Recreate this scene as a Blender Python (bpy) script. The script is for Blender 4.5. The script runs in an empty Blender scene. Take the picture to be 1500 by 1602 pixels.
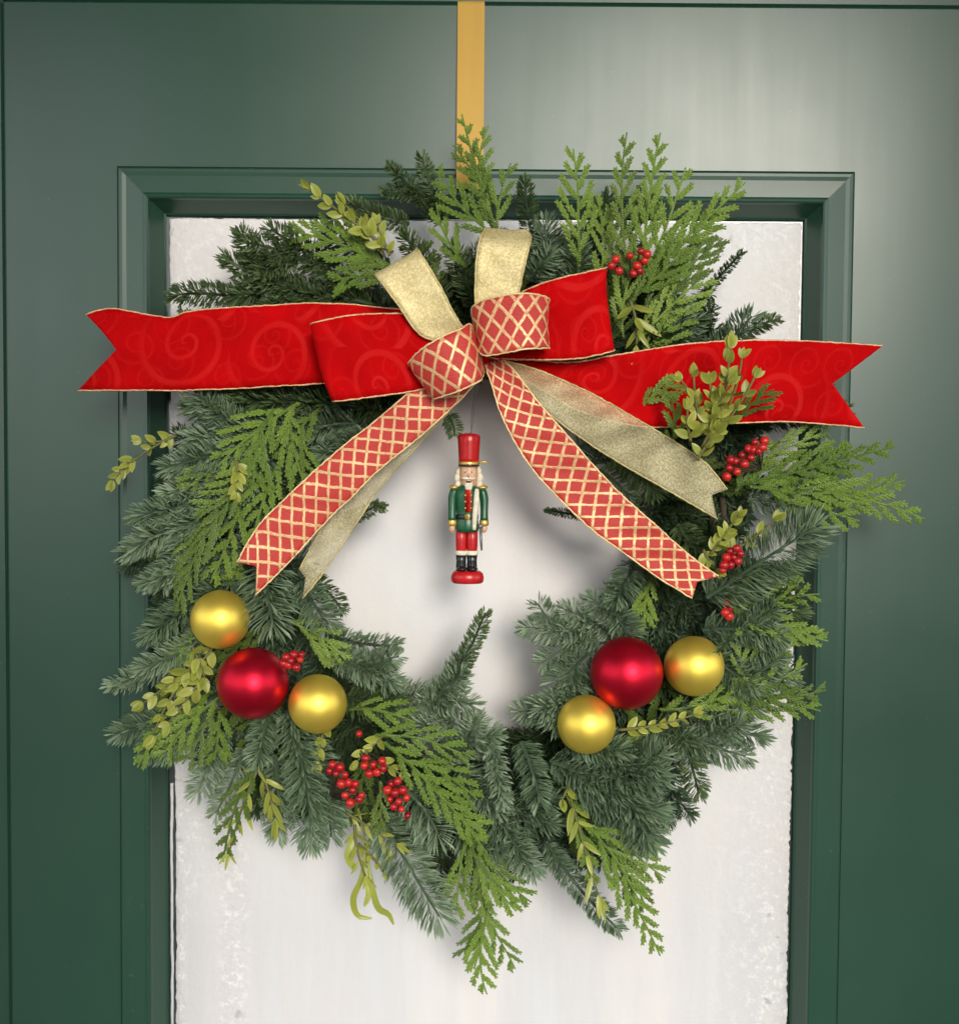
import bpy, math, random
import numpy as np
from mathutils import Vector, Matrix

random.seed(7)
rng = np.random.default_rng(11)
SC = bpy.context.scene
COL = SC.collection

# ------------------------------------------------------------------ camera
F = 1800.0                      # focal length in pixels of the 1500 x 1602 photograph
D = 0.90                        # metres from the door face
Z0 = 1.62                       # height of the picture's centre on the door
TILT, ROLL = math.radians(2.3), math.radians(0.45)
fwd = np.array([0, math.cos(TILT), -math.sin(TILT)])
up0 = np.array([0, math.sin(TILT), math.cos(TILT)])
rt0 = np.array([1.0, 0, 0])
rt = rt0 * math.cos(ROLL) + up0 * math.sin(ROLL)
up = up0 * math.cos(ROLL) - rt0 * math.sin(ROLL)
CAM = np.array([0, 0, Z0]) - fwd * D
cd = bpy.data.cameras.new("camera")
cam = bpy.data.objects.new("camera", cd)
COL.objects.link(cam)
cam.matrix_world = Matrix(((rt[0], up[0], -fwd[0], CAM[0]), (rt[1], up[1], -fwd[1], CAM[1]),
                           (rt[2], up[2], -fwd[2], CAM[2]), (0, 0, 0, 1)))
cd.sensor_fit = 'VERTICAL'
cd.sensor_height = 36.0
cd.lens = F / 1602 * 36
cd.clip_start = 0.02
cd.clip_end = 3000
SC.camera = cam

# ------------------------------------------------------------------ sky, sun, exposure
SUN_AZ, SUN_EL = math.radians(12.5), math.radians(15)
SKY_STRENGTH = 0.15
SUN_STRENGTH = 1.4
EXPOSURE = 0.82
sun_dir = Vector((math.sin(SUN_AZ) * math.cos(SUN_EL), -math.cos(SUN_AZ) * math.cos(SUN_EL), math.sin(SUN_EL)))
W = bpy.data.worlds.new("World")
SC.world = W
W.use_nodes = True
nt = W.node_tree
bg = nt.nodes["Background"]
sky = nt.nodes.new("ShaderNodeTexSky")
sky.sky_type = 'NISHITA'
sky.sun_disc = False
sky.sun_elevation = SUN_EL
sky.sun_rotation = math.atan2(sun_dir.x, sun_dir.y)
sky.dust_density = 0.0
sky.ozone_density = 1.0
hs = nt.nodes.new("ShaderNodeHueSaturation")
hs.inputs["Saturation"].default_value = 0.22
hs.inputs["Value"].default_value = 1.6
nt.links.new(sky.outputs[0], hs.inputs["Color"])
nt.links.new(hs.outputs[0], bg.inputs["Color"])
bg.inputs["Strength"].default_value = SKY_STRENGTH
sl = bpy.data.lights.new("sun", 'SUN')
sl.energy = SUN_STRENGTH
sl.angle = math.radians(20)
sl.color = (1.0, 0.93, 0.81)
so = bpy.data.objects.new("sun", sl)
so.rotation_euler = (-sun_dir).to_track_quat('-Z', 'Y').to_euler()
so.location = (1, -6, 5)
COL.objects.link(so)
SC.view_settings.view_transform = 'Standard'
SC.view_settings.look = 'None'
SC.view_settings.exposure = EXPOSURE
SC.view_settings.gamma = 1.0

# ------------------------------------------------------------------ helpers
def P(px, py, h=0.0):
    """World point h millimetres in front of the door face seen at photo pixel (px, py)."""
    d = fwd * F + rt * (px - 750) - up * (py - 801)
    t = (-h * 0.001 - CAM[1]) / d[1]
    return CAM + d * t

ORG = {}
def empty(name, loc):
    o = bpy.data.objects.new(name, None)
    o.empty_display_size = 0.02
    COL.objects.link(o)
    o.location = loc
    ORG[o.name] = np.array(loc, float)
    return o

def tag(o, label=None, cat=None, group=None, kind=None):
    if label: o['label'] = label
    if cat: o['category'] = cat
    if group: o['group'] = group
    if kind: o['kind'] = kind
    return o

class MB:
    def __init__(s):
        s.v, s.f, s.n, s.a, s.uv = [], [], 0, [], []
    def add(s, V, Fc, a=0.5, uv=None):
        V = np.asarray(V, float).reshape(-1, 3)
        for f in Fc:
            s.f.append(tuple(int(i) + s.n for i in f))
        s.v.append(V)
        s.a.append(np.broadcast_to(np.asarray(a, float), (len(V),)))
        s.uv.append(np.zeros((len(V), 2)) if uv is None else np.asarray(uv, float))
        s.n += len(V)
    def build(s, name, mats, parent=None, smooth=True, mi=None, origin=None):
        V = np.concatenate(s.v)
        c = (V.min(0) + V.max(0)) / 2 if origin is None else np.asarray(origin, float)
        me = bpy.data.meshes.new(name)
        me.from_pydata((V - c).tolist(), [], s.f)
        at = me.attributes.new("rnd", 'FLOAT', 'POINT')
        at.data.foreach_set("value", np.concatenate(s.a).astype(np.float32))
        U = np.concatenate(s.uv)
        if np.any(U):
            lay = me.uv_layers.new(name="UVMap")
            li = np.empty(len(me.loops), np.int32)
            me.loops.foreach_get("vertex_index", li)
            lay.data.foreach_set("uv", U[li].astype(np.float32).ravel())
        for m in (mats if isinstance(mats, (list, tuple)) else [mats]):
            me.materials.append(m)
        me.polygons.foreach_set("use_smooth", [smooth] * len(me.polygons))
        if mi is not None:
            me.polygons.foreach_set("material_index", mi)
        me.update()
        return link(name, me, c, parent)

def link(name, me, c, parent=None):
    o = bpy.data.objects.new(name, me)
    COL.objects.link(o)
    ORG[o.name] = np.array(c, float)
    if parent is not None:
        o.parent = parent
        o.location = ORG[o.name] - ORG[parent.name]
    else:
        o.location = c
    return o

def nrm(v):
    v = np.asarray(v, float)
    return v / (np.linalg.norm(v, axis=-1, keepdims=True) + 1e-12)

def catmull(pts, n):
    pts = np.asarray(pts, float)
    p = np.vstack([2 * pts[0] - pts[1], pts, 2 * pts[-1] - pts[-2]])
    out = []
    K = 24
    for i in range(1, len(p) - 2):
        t = np.linspace(0, 1, K, endpoint=False)[:, None]
        a, b, c, d = p[i - 1], p[i], p[i + 1], p[i + 2]
        out.append(0.5 * ((2 * b) + (-a + c) * t + (2 * a - 5 * b + 4 * c - d) * t ** 2 + (-a + 3 * b - 3 * c + d) * t ** 3))
    out.append(p[-2][None])
    q = np.concatenate(out)
    s = np.concatenate([[0], np.cumsum(np.linalg.norm(np.diff(q, axis=0), axis=1))])
    u = np.linspace(0, s[-1], n)
    return np.stack([np.interp(u, s, q[:, k]) for k in range(3)], 1)

def add_tube(mb, path, rad, sides=6, a=0.5, cap=True):
    path = np.asarray(path, float)
    n = len(path)
    rad = np.broadcast_to(np.asarray(rad, float), (n,))
    T = nrm(np.gradient(path, axis=0))
    ref = np.array([0.13, -0.9, 0.41])
    if abs(np.dot(ref, T[0])) > 0.95: ref = np.array([1.0, 0, 0])
    V, Fc = [], []
    u = nrm(ref - T[0] * np.dot(ref, T[0]))
    for i in range(n):
        u = nrm(u - T[i] * np.dot(u, T[i]))
        w = np.cross(T[i], u)
        for k in range(sides):
            an = 2 * math.pi * k / sides
            V.append(path[i] + rad[i] * (math.cos(an) * u + math.sin(an) * w))
    for i in range(n - 1):
        for k in range(sides):
            k2 = (k + 1) % sides
            Fc.append((i * sides + k, i * sides + k2, (i + 1) * sides + k2, (i + 1) * sides + k))
    if cap:
        Fc.append(tuple(range(sides))[::-1])
        Fc.append(tuple((n - 1) * sides + k for k in range(sides)))
    mb.add(V, Fc, a)

def add_box(mb, lo, hi, bev=0.0, a=0.5):
    lo, hi = np.array(lo, float), np.array(hi, float)
    if bev <= 0:
        V = [(x, y, z) for x in (lo[0], hi[0]) for y in (lo[1], hi[1]) for z in (lo[2], hi[2])]
        Fc = [(0, 1, 3, 2), (4, 6, 7, 5), (0, 4, 5, 1), (2, 3, 7, 6), (0, 2, 6, 4), (1, 5, 7, 3)]
        mb.add(V, Fc, a)
        return
    c, hs_ = (lo + hi) / 2, (hi - lo) / 2
    V, idx = [], {}
    for sx in (-1, 1):
        for sy in (-1, 1):
            for sz in (-1, 1):
                for ax in range(3):
                    q = np.array([sx, sy, sz]) * (hs_ - bev)
                    q[ax] = (sx, sy, sz)[ax] * hs_[ax]
                    idx[(sx, sy, sz, ax)] = len(V)
                    V.append(c + q)
    Fc = []
    S = (-1, 1)
    for ax in range(3):
        o = [k for k in range(3) if k != ax]
        for s in S:
            r = []
            for (p, q) in ((-1, -1), (1, -1), (1, 1), (-1, 1)):
                k = [0, 0, 0]; k[ax] = s; k[o[0]] = p; k[o[1]] = q
                r.append(idx[(*k, ax)])
            Fc.append(tuple(r))
    for ax in range(3):
        o = [k for k in range(3) if k != ax]
        for p in S:
            for q in S:
                k0, k1 = [0, 0, 0], [0, 0, 0]
                k0[ax], k1[ax] = -1, 1
                for k in (k0, k1): k[o[0]] = p; k[o[1]] = q
                Fc.append((idx[(*k0, o[0])], idx[(*k1, o[0])], idx[(*k1, o[1])], idx[(*k0, o[1])]))
    for a_ in S:
        for b in S:
            for c_ in S:
                Fc.append(tuple(idx[(a_, b, c_, ax)] for ax in range(3)))
    mb.add(V, Fc, a)

def add_lathe(mb, c, prof, sides=24, sx=1.0, sy=1.0, a=0.5):
    """prof: (radius, z) from bottom to top about the vertical through c."""
    c = np.asarray(c, float)
    V, Fc = [], []
    for r, z in prof:
        for k in range(sides):
            an = 2 * math.pi * k / sides
            V.append(c + np.array([r * math.cos(an) * sx, r * math.sin(an) * sy, z]))
    n = len(prof)
    for i in range(n - 1):
        for k in range(sides):
            k2 = (k + 1) % sides
            Fc.append((i * sides + k, i * sides + k2, (i + 1) * sides + k2, (i + 1) * sides + k))
    Fc.append(tuple(range(sides))[::-1])
    Fc.append(tuple((n - 1) * sides + k for k in range(sides)))
    mb.add(V, Fc, a)

def add_ball(mb, c, r, seg=24, rings=14, sc=(1, 1, 1), a=0.5):
    c = np.asarray(c, float)
    V = [c + np.array([0, 0, -r * sc[2]])]
    for i in range(1, rings):
        th = math.pi * i / rings
        for k in range(seg):
            ph = 2 * math.pi * k / seg
            V.append(c + r * np.array([math.sin(th) * math.cos(ph) * sc[0], math.sin(th) * math.sin(ph) * sc[1], -math.cos(th) * sc[2]]))
    V.append(c + np.array([0, 0, r * sc[2]]))
    Fc = []
    for k in range(seg):
        Fc.append((0, 1 + (k + 1) % seg, 1 + k))
        for i in range(rings - 2):
            b = 1 + i * seg
            Fc.append((b + k, b + (k + 1) % seg, b + seg + (k + 1) % seg, b + seg + k))
        b = 1 + (rings - 2) * seg
        Fc.append((b + k, b + (k + 1) % seg, len(V) - 1))
    mb.add(V, Fc, a)

# ------------------------------------------------------------------ materials
class M:
    def __init__(s, name):
        s.m = bpy.data.materials.new(name)
        s.m.use_nodes = True
        s.t = s.m.node_tree
        s.b = s.t.nodes["Principled BSDF"]
        s.out = s.t.nodes["Material Output"]
    def n(s, typ, **kw):
        nd = s.t.nodes.new("ShaderNode" + typ)
        for k, v in kw.items():
            if k.startswith("i_"):
                key = k[2:].replace("_", " ")
                nd.inputs[int(key) if key.isdigit() else key].default_value = v
            else:
                setattr(nd, k, v)
        return nd
    def l(s, a, b):
        s.t.links.new(a, b)
    def set(s, **kw):
        for k, v in kw.items():
            i = s.b.inputs[k.replace("_", " ")]
            i.default_value = (*v, 1) if isinstance(v, tuple) and len(v) == 3 else v
        return s
    def math(s, op, a, b=None, c=None, clamp=False):
        nd = s.n("Math", operation=op, use_clamp=clamp)
        for i, x in enumerate((a, b, c)):
            if x is None: continue
            if isinstance(x, (int, float)): nd.inputs[i].default_value = x
            else: s.l(x, nd.inputs[i])
        return nd.outputs[0]
    def noise(s, scale, detail=4, rough=0.5, coord=None, stretch=None, dist=0.0):
        nd = s.n("TexNoise")
        nd.inputs["Scale"].default_value = scale
        nd.inputs["Detail"].default_value = detail
        nd.inputs["Roughness"].default_value = rough
        nd.inputs["Distortion"].default_value = dist
        c = coord or s.geo()
        if stretch:
            mp = s.n("Mapping")
            mp.inputs["Scale"].default_value = stretch
            s.l(c, mp.inputs[0])
            c = mp.outputs[0]
        s.l(c, nd.inputs["Vector"])
        return nd.outputs["Fac"]
    def geo(s):
        if not hasattr(s, "_g"):
            s._g = s.n("NewGeometry").outputs["Position"]
        return s._g
    def uv(s):
        if not hasattr(s, "_u"):
            s._u = s.n("TexCoord").outputs["UV"]
        return s._u
    def ramp(s, fac, stops):
        r = s.n("ValToRGB")
        while len(r.color_ramp.elements) < len(stops): r.color_ramp.elements.new(0.5)
        for e, (p, c) in zip(r.color_ramp.elements, stops):
            e.position = p
            e.color = (*c, 1) if len(c) == 3 else c
        s.l(fac, r.inputs[0])
        return r.outputs[0]
    def mix(s, fac, a, b, mode='MIX'):
        nd = s.n("Mix", data_type='RGBA', blend_type=mode)
        for i, x in ((0, fac), (6, a), (7, b)):
            if isinstance(x, (int, float)): nd.inputs[i].default_value = x
            elif isinstance(x, tuple): nd.inputs[i].default_value = (*x, 1)
            else: s.l(x, nd.inputs[i])
        return nd.outputs[2]
    def maprange(s, x, a, b, c=0.0, d=1.0, smooth=False):
        nd = s.n("MapRange", clamp=True)
        if smooth: nd.interpolation_type = 'SMOOTHSTEP'
        s.l(x, nd.inputs[0])
        for i, v in enumerate((a, b, c, d)): nd.inputs[i + 1].default_value = v
        return nd.outputs[0]
    def bump(s, h, strength=0.3, dist=0.001, to=None):
        b = s.n("Bump")
        b.inputs["Strength"].default_value = strength
        b.inputs["Distance"].default_value = dist
        s.l(h, b.inputs["Height"])
        if to is not None: s.l(to, b.inputs["Normal"])
        s.l(b.outputs[0], s.b.inputs["Normal"])
        return b.outputs[0]
    def attr(s, name="rnd"):
        return s.n("Attribute", attribute_name=name).outputs["Fac"]

def plain(name, col, rough=0.5, metal=0.0, var=0.15, scale=300):
    m = M(name).set(Roughness=rough, Metallic=metal)
    f = m.noise(scale, 3)
    lo = tuple(c * (1 - var) for c in col); hi = tuple(min(1, c * (1 + var)) for c in col)
    m.l(m.ramp(f, [(0.3, lo), (0.7, hi)]), m.b.inputs["Base Color"])
    return m.m

def green_paint(name, stretch):
    m = M(name).set(Specular_IOR_Level=0.52)
    big = m.noise(5, 5, 0.55)
    brush = m.noise(60, 6, 0.6, stretch=stretch)
    col = m.ramp(big, [(0.25, (0.016, 0.055, 0.034)), (0.75, (0.021, 0.066, 0.042))])
    spk = m.noise(210, 2, 0.5)
    m.l(m.mix(m.maprange(spk, 0.70, 0.78, 0, 0.22), col, (0.16, 0.20, 0.17)), m.b.inputs["Base Color"])
    r = m.math('ADD', m.math('MULTIPLY', brush, 0.06), m.math('MULTIPLY', big, 0.16))
    m.l(m.math('ADD', r, 0.21), m.b.inputs["Roughness"])
    orange = m.noise(420, 2, 0.5)
    h = m.math('ADD', m.math('MULTIPLY', brush, 1.0), m.math('MULTIPLY', orange, 0.25))
    h = m.math('ADD', h, m.math('MULTIPLY', big, 2.0))
    m.bump(h, 0.08, 0.0004)
    return m.m

MAT = {}
MAT['paint_v'] = green_paint("green_paint_vertical_brush", (1.0, 1.0, 0.06))
MAT['paint_h'] = green_paint("green_paint_horizontal_brush", (0.06, 1.0, 1.0))
MAT['dark'] = plain("dark_gap", (0.008, 0.011, 0.009), 0.8)

def needle_mat(name, lo, hi, tipc, rough=0.45):
    m = M(name).set(Roughness=rough, Specular_IOR_Level=0.4)
    a = m.attr()
    oi = m.n("ObjectInfo").outputs["Random"]
    f = m.math('ADD', m.math('MULTIPLY', a, 0.7), m.math('MULTIPLY', oi, 0.3))
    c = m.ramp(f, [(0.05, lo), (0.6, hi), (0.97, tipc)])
    m.l(c, m.b.inputs["Base Color"])
    tr = m.n("BsdfTranslucent")
    m.l(m.mix(0.5, c, (0.12, 0.20, 0.03)), tr.inputs["Color"])
    mx = m.n("MixShader")
    mx.inputs[0].default_value = 0.25
    m.l(m.b.outputs[0], mx.inputs[1]); m.l(tr.outputs[0], mx.inputs[2])
    m.l(mx.outputs[0], m.out.inputs["Surface"])
    return m.m
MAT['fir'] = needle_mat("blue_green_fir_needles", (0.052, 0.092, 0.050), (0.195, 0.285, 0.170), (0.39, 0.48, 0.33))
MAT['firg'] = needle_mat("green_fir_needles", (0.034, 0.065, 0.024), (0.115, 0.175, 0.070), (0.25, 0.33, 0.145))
MAT['cedar'] = needle_mat("cedar_scale_leaves", (0.085, 0.155, 0.024), (0.215, 0.325, 0.055), (0.41, 0.51, 0.13))
MAT['cedard'] = needle_mat("deep_cedar_scale_leaves", (0.055, 0.105, 0.020), (0.150, 0.225, 0.042), (0.29, 0.37, 0.09))
MAT['leaf'] = needle_mat("boxwood_leaf", (0.16, 0.20, 0.03), (0.38, 0.41, 0.07), (0.60, 0.60, 0.18), 0.35)
MAT['bark'] = plain("twig_bark", (0.055, 0.040, 0.022), 0.8)
MAT['twig'] = plain("green_twig", (0.13, 0.13, 0.035), 0.6)

def satin(name, col, rough):
    m = M(name).set(Metallic=0.85)
    f = m.noise(40, 3)
    m.l(m.ramp(f, [(0.3, tuple(c * 0.94 for c in col)), (0.7, col)]), m.b.inputs["Base Color"])
    m.l(m.maprange(m.noise(55, 4), 0.2, 0.8, rough - 0.03, rough + 0.04), m.b.inputs["Roughness"])
    m.bump(m.noise(900, 2), 0.03, 0.0004)
    return m.m
MAT['goldball'] = satin("satin_gold_bauble", (1.0, 0.74, 0.12), 0.47)
MAT['redball'] = satin("satin_crimson_bauble", (0.60, 0.008, 0.030), 0.40)
MAT['brass'] = satin("brass_cap", (0.65, 0.42, 0.12), 0.3)

def berry_mat():
    m = M("red_berry_skin").set(Roughness=0.34)
    oi = m.n("ObjectInfo").outputs["Random"]
    c = m.ramp(m.math('ADD', m.math('MULTIPLY', m.noise(260, 3), 0.5), m.math('MULTIPLY', oi, 0.5)), [(0.2, (0.22, 0.004, 0.008)), (0.5, (0.42, 0.008, 0.012)), (0.8, (0.55, 0.025, 0.016))])
    m.l(m.mix(m.maprange(m.noise(420, 2), 0.66, 0.74), c, (0.06, 0.012, 0.01)), m.b.inputs["Base Color"])
    return m.m
MAT['berry'] = berry_mat()

def velvet():
    m = M("red_velvet_with_scrolls").set(Roughness=0.8, Specular_IOR_Level=0.04)
    uv = m.uv()
    wob = m.n("TexNoise"); wob.inputs["Scale"].default_value = 30
    m.l(uv, wob.inputs["Vector"])
    def spirals(scale, off):
        mp = m.n("Mapping"); mp.inputs["Location"].default_value = off
        m.l(uv, mp.inputs[0])
        vo = m.n("TexVoronoi", voronoi_dimensions='2D'); vo.inputs["Scale"].default_value = scale
        vo.inputs["Randomness"].default_value = 0.7
        m.l(mp.outputs[0], vo.inputs["Vector"])
        df = m.n("VectorMath", operation='SUBTRACT')
        m.l(mp.outputs[0], df.inputs[0]); m.l(vo.outputs["Position"], df.inputs[1])
        sp = m.n("SeparateXYZ"); m.l(df.outputs[0], sp.inputs[0])
        ang = m.math('DIVIDE', m.math('ARCTAN2', sp.outputs[1], sp.outputs[0]), 2 * math.pi)
        dist = vo.outputs["Distance"]
        # logarithmic-looking arms: fewer turns outward
        ph = m.math('ADD', m.math('MULTIPLY', m.math('POWER', dist, 0.6), 3.6), ang)
        fr = m.math('ABSOLUTE', m.math('SUBTRACT', m.math('FRACT', ph), 0.5))
        line = m.maprange(fr, 0.06, 0.15, 1.0, 0.0, True)
        return m.math('MULTIPLY', line, m.maprange(dist, 0.46, 0.62, 1.0, 0.0, True))
    s1 = spirals(16, (0.013, 0.02, 0))
    s2 = spirals(34, (0.31, 0.11, 0))
    sc = m.math('MAXIMUM', s1, m.math('MULTIPLY', s2, 0.45))
    fine = m.noise(900, 2, coord=uv)
    base = m.ramp(m.noise(38, 3, coord=uv), [(0.3, (0.39, 0.0012, 0.0024)), (0.7, (0.53, 0.0018, 0.0034))])
    base = m.mix(m.math('MULTIPLY', fine, 0.2), base, (0.25, 0.001, 0.002))
    m.l(m.mix(m.math('MULTIPLY', sc, 0.35), base, (0.64, 0.012, 0.010)), m.b.inputs["Base Color"])
    m.set(Sheen_Weight=0.05, Sheen_Roughness=0.4, Sheen_Tint=(1.0, 0.05, 0.05))
    m.l(m.maprange(sc, 0, 1, 0.8, 0.5), m.b.inputs["Roughness"])
    m.bump(m.math('ADD', m.math('MULTIPLY', sc, 0.6), fine), 0.25, 0.0006)
    return m.m
MAT['velvet'] = velvet()

def lattice():
    m = M("red_ribbon_with_gold_lattice").set(Roughness=0.55)
    uv = m.uv()
    mp = m.n("Mapping")
    mp.inputs["Rotation"].default_value = (0, 0, math.radians(45))
    m.l(uv, mp.inputs[0])
    wob = m.n("TexNoise"); wob.inputs["Scale"].default_value = 160; m.l(uv, wob.inputs["Vector"])
    sp = m.n("SeparateXYZ"); m.l(mp.outputs[0], sp.inputs[0])
    w = m.math('MULTIPLY', m.math('SUBTRACT', wob.outputs["Fac"], 0.5), 0.0016)
    def line(x):
        fr = m.math('FRACT', m.math('DIVIDE', m.math('ADD', x, w), 0.0086))
        return m.maprange(m.math('ABSOLUTE', m.math('SUBTRACT', fr, 0.5)), 0.075, 0.13, 1.0, 0.0)
    ln = m.math('MAXIMUM', line(sp.outputs[0]), line(sp.outputs[1]))
    ln = m.math('MULTIPLY', ln, m.maprange(m.noise(420, 3, coord=uv), 0.28, 0.45, 0.35, 1.0))
    gold = m.ramp(m.noise(1500, 2, coord=uv), [(0.3, (0.56, 0.31, 0.13)), (0.7, (0.82, 0.55, 0.30))])
    weave = m.noise(1400, 2, coord=uv)
    red = m.ramp(weave, [(0.3, (0.36, 0.012, 0.012)), (0.7, (0.56, 0.045, 0.03))])
    m.l(m.mix(ln, red, gold), m.b.inputs["Base Color"])
    m.l(m.maprange(ln, 0, 1, 0.65, 0.38), m.b.inputs["Roughness"])
    m.l(m.math('MULTIPLY', ln, 0.25), m.b.inputs["Metallic"])
    m.bump(m.math('ADD', m.math('MULTIPLY', ln, 1.2), weave), 0.4, 0.0005)
    return m.m
MAT['lattice'] = lattice()

def glitter(name, lo, hi, alpha=1.0, metal=0.4):
    m = M(name).set(Roughness=0.55, Metallic=metal)
    uv = m.uv()
    vo = m.n("TexVoronoi"); vo.inputs["Scale"].default_value = 1100
    m.l(uv, vo.inputs["Vector"])
    sep = m.n("SeparateColor"); m.l(vo.outputs["Color"], sep.inputs[0])
    f = m.math('ADD', m.math('MULTIPLY', sep.outputs[0], 0.34), m.math('MULTIPLY', m.noise(70, 4, coord=uv), 0.66))
    m.l(m.ramp(f, [(0.15, lo), (0.8, hi)]), m.b.inputs["Base Color"])
    m.bump(sep.outputs[1], 0.35, 0.0006)
    if alpha < 1:
        wv = m.noise(700, 2, coord=uv)
        m.l(m.maprange(wv, 0.3, 0.7, alpha - 0.14, alpha + 0.14), m.b.inputs["Alpha"])
    return m.m
MAT['goldrib'] = glitter("gold_glitter_ribbon", (0.42, 0.33, 0.13), (0.84, 0.72, 0.40), 0.90, 0.3)
MAT['sheer'] = glitter("sheer_gold_ribbon", (0.52, 0.45, 0.24), (0.76, 0.68, 0.42), 0.36, 0.15)
MAT['wire'] = glitter("gold_wired_edge", (0.50, 0.22, 0.10), (0.90, 0.62, 0.36))
MAT['wiregold'] = glitter("pale_gold_wired_edge", (0.62, 0.42, 0.16), (0.98, 0.80, 0.48))
MAT['wiresheer'] = glitter("dull_gold_wired_edge", (0.40, 0.32, 0.12), (0.72, 0.62, 0.30))

def band_mat():
    m = M("amber_gold_band").set(Roughness=0.45, Metallic=0.1)
    f = m.noise(50, 4, stretch=(1, 1, 0.1))
    m.l(m.ramp(f, [(0.3, (0.42, 0.232, 0.010)), (0.7, (0.48, 0.270, 0.016))]), m.b.inputs["Base Color"])
    m.bump(m.noise(600, 2), 0.06, 0.0005)
    return m.m
MAT['band'] = band_mat()

def snow_mat():
    m = M("white_spray_snow").set(Roughness=0.85, Specular_IOR_Level=0.2)
    g = m.geo()
    big = m.noise(4.5, 4, 0.55)
    streak = m.noise(16, 4, 0.6, stretch=(1.0, 1.0, 0.12))
    c = m.ramp(big, [(0.30, (0.76, 0.70, 0.70)), (0.5, (0.77, 0.745, 0.735)), (0.7, (0.73, 0.745, 0.775))])
    c = m.mix(m.maprange(streak, 0.35, 0.7, 0, 0.35), c, (0.60, 0.59, 0.61))
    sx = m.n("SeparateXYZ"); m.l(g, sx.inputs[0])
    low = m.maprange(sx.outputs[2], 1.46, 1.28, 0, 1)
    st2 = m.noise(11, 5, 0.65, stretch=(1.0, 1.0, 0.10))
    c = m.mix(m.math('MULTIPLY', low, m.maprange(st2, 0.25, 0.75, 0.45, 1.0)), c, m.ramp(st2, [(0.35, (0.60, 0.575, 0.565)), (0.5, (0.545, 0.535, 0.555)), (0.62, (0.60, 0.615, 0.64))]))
    spots = m.noise(55, 2, 0.5)
    edge = m.attr()
    sp = m.math('MULTIPLY', m.maprange(spots, 0.66, 0.76, 0, 0.9), m.maprange(edge, 0.25, 0.7))
    c = m.mix(sp, c, (0.26, 0.24, 0.27))
    flk = m.noise(190, 5, 0.7)
    c = m.mix(m.math('MULTIPLY', m.maprange(flk, 0.52, 0.62), m.maprange(edge, 0.12, 0.6, 0, 0.6)), c, (0.84, 0.835, 0.82))
    rub = m.noise(9, 5, 0.65, stretch=(1.0, 1.0, 0.3))
    c = m.mix(m.maprange(rub, 0.56, 0.72, 0, 0.35), c, (0.60, 0.53, 0.52))
    m.l(c, m.b.inputs["Base Color"])
    lump = m.noise(240, 5, 0.62)
    soft = m.noise(30, 4, 0.5)
    h = m.math('ADD', m.math('MULTIPLY', lump, m.maprange(edge, 0, 1, 0.12, 1.2)), m.math('MULTIPLY', soft, 0.5))
    m.bump(h, 0.5, 0.0022)
    return m.m
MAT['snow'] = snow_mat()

def glass_mat():
    m = M("dark_window_glass").set(Roughness=0.12, Specular_IOR_Level=0.6)
    m.l(m.ramp(m.noise(20, 3), [(0.3, (0.03, 0.04, 0.04)), (0.7, (0.06, 0.07, 0.07))]), m.b.inputs["Base Color"])
    return m.m
MAT['glass'] = glass_mat()

# ------------------------------------------------------------------ setting
def struct(name, mb, mat, smooth=False):
    o = mb.build(name, mat, smooth=smooth)
    return tag(o, kind='structure')

def ground_mat():
    m = M("grey_paving").set(Roughness=0.9)
    m.l(m.ramp(m.noise(3, 6), [(0.3, (0.09, 0.087, 0.083)), (0.7, (0.14, 0.136, 0.13))]), m.b.inputs["Base Color"])
    m.bump(m.noise(60, 4), 0.3, 0.004)
    return m.m
b = MB(); b.add([(-900, -1500, -0.15), (900, -1500, -0.15), (900, 300, -0.15), (-900, 300, -0.15)], [(0, 1, 2, 3)])
struct("ground", b, ground_mat())
b = MB(); add_box(b, (-1.6, -2.3, -0.149), (1.6, 0.10, -0.01), 0.004); struct("porch_floor", b, ground_mat())

XL, XR = P(8, 400)[0], P(1545, 400)[0]
ZT = P(750, 6)[2]
wallm = plain("rendered_wall", (0.20, 0.21, 0.19), 0.9, var=0.1, scale=40)
b = MB()
add_box(b, (-3.0, 0.0, -0.02), (XL - 0.075, 0.15, 3.2))
add_box(b, (XR + 0.075, 0.0, -0.02), (3.0, 0.15, 3.2))
add_box(b, (XL - 0.0748, 0.0, ZT + 0.080), (XR + 0.0748, 0.15, 3.2))
struct("wall", b, wallm)
b = MB()
add_box(b, (-1.7, -1.55, 2.55), (1.7, -0.001, 2.63), 0.004)
struct("porch_ceiling", b, plain("porch_boards", (0.10, 0.11, 0.10), 0.7, var=0.1, scale=30))
b = MB(); add_box(b, (-0.50, -1.42, -0.0095), (-0.08, -1.12, 2.549), 0.01)  # unseen post added to darken the middle of door and bauble reflections
struct("added_blocker_post", b, MAT['paint_v'])
b = MB(); add_box(b, (0.74, -1.42, -0.0095), (1.04, -1.12, 2.549), 0.01)  # second unseen post, added to darken the right edge and trim the glare
struct("added_blocker_post", b, MAT['paint_v'])
# door frame: two jambs and a head, standing a little behind the door face, with a real gap
b = MB()
add_box(b, (XL - 0.0745, 0.004, -0.01), (XL - 0.0015, 0.12, ZT + 0.0795), 0.002)
add_box(b, (XR + 0.0015, 0.004, -0.01), (XR + 0.0745, 0.12, ZT + 0.0795), 0.002)
add_box(b, (XL - 0.0013, 0.004, ZT + 0.0014), (XR + 0.0013, 0.12, ZT + 0.079), 0.002)
struct("door_frame", b, MAT['paint_v'])

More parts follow.
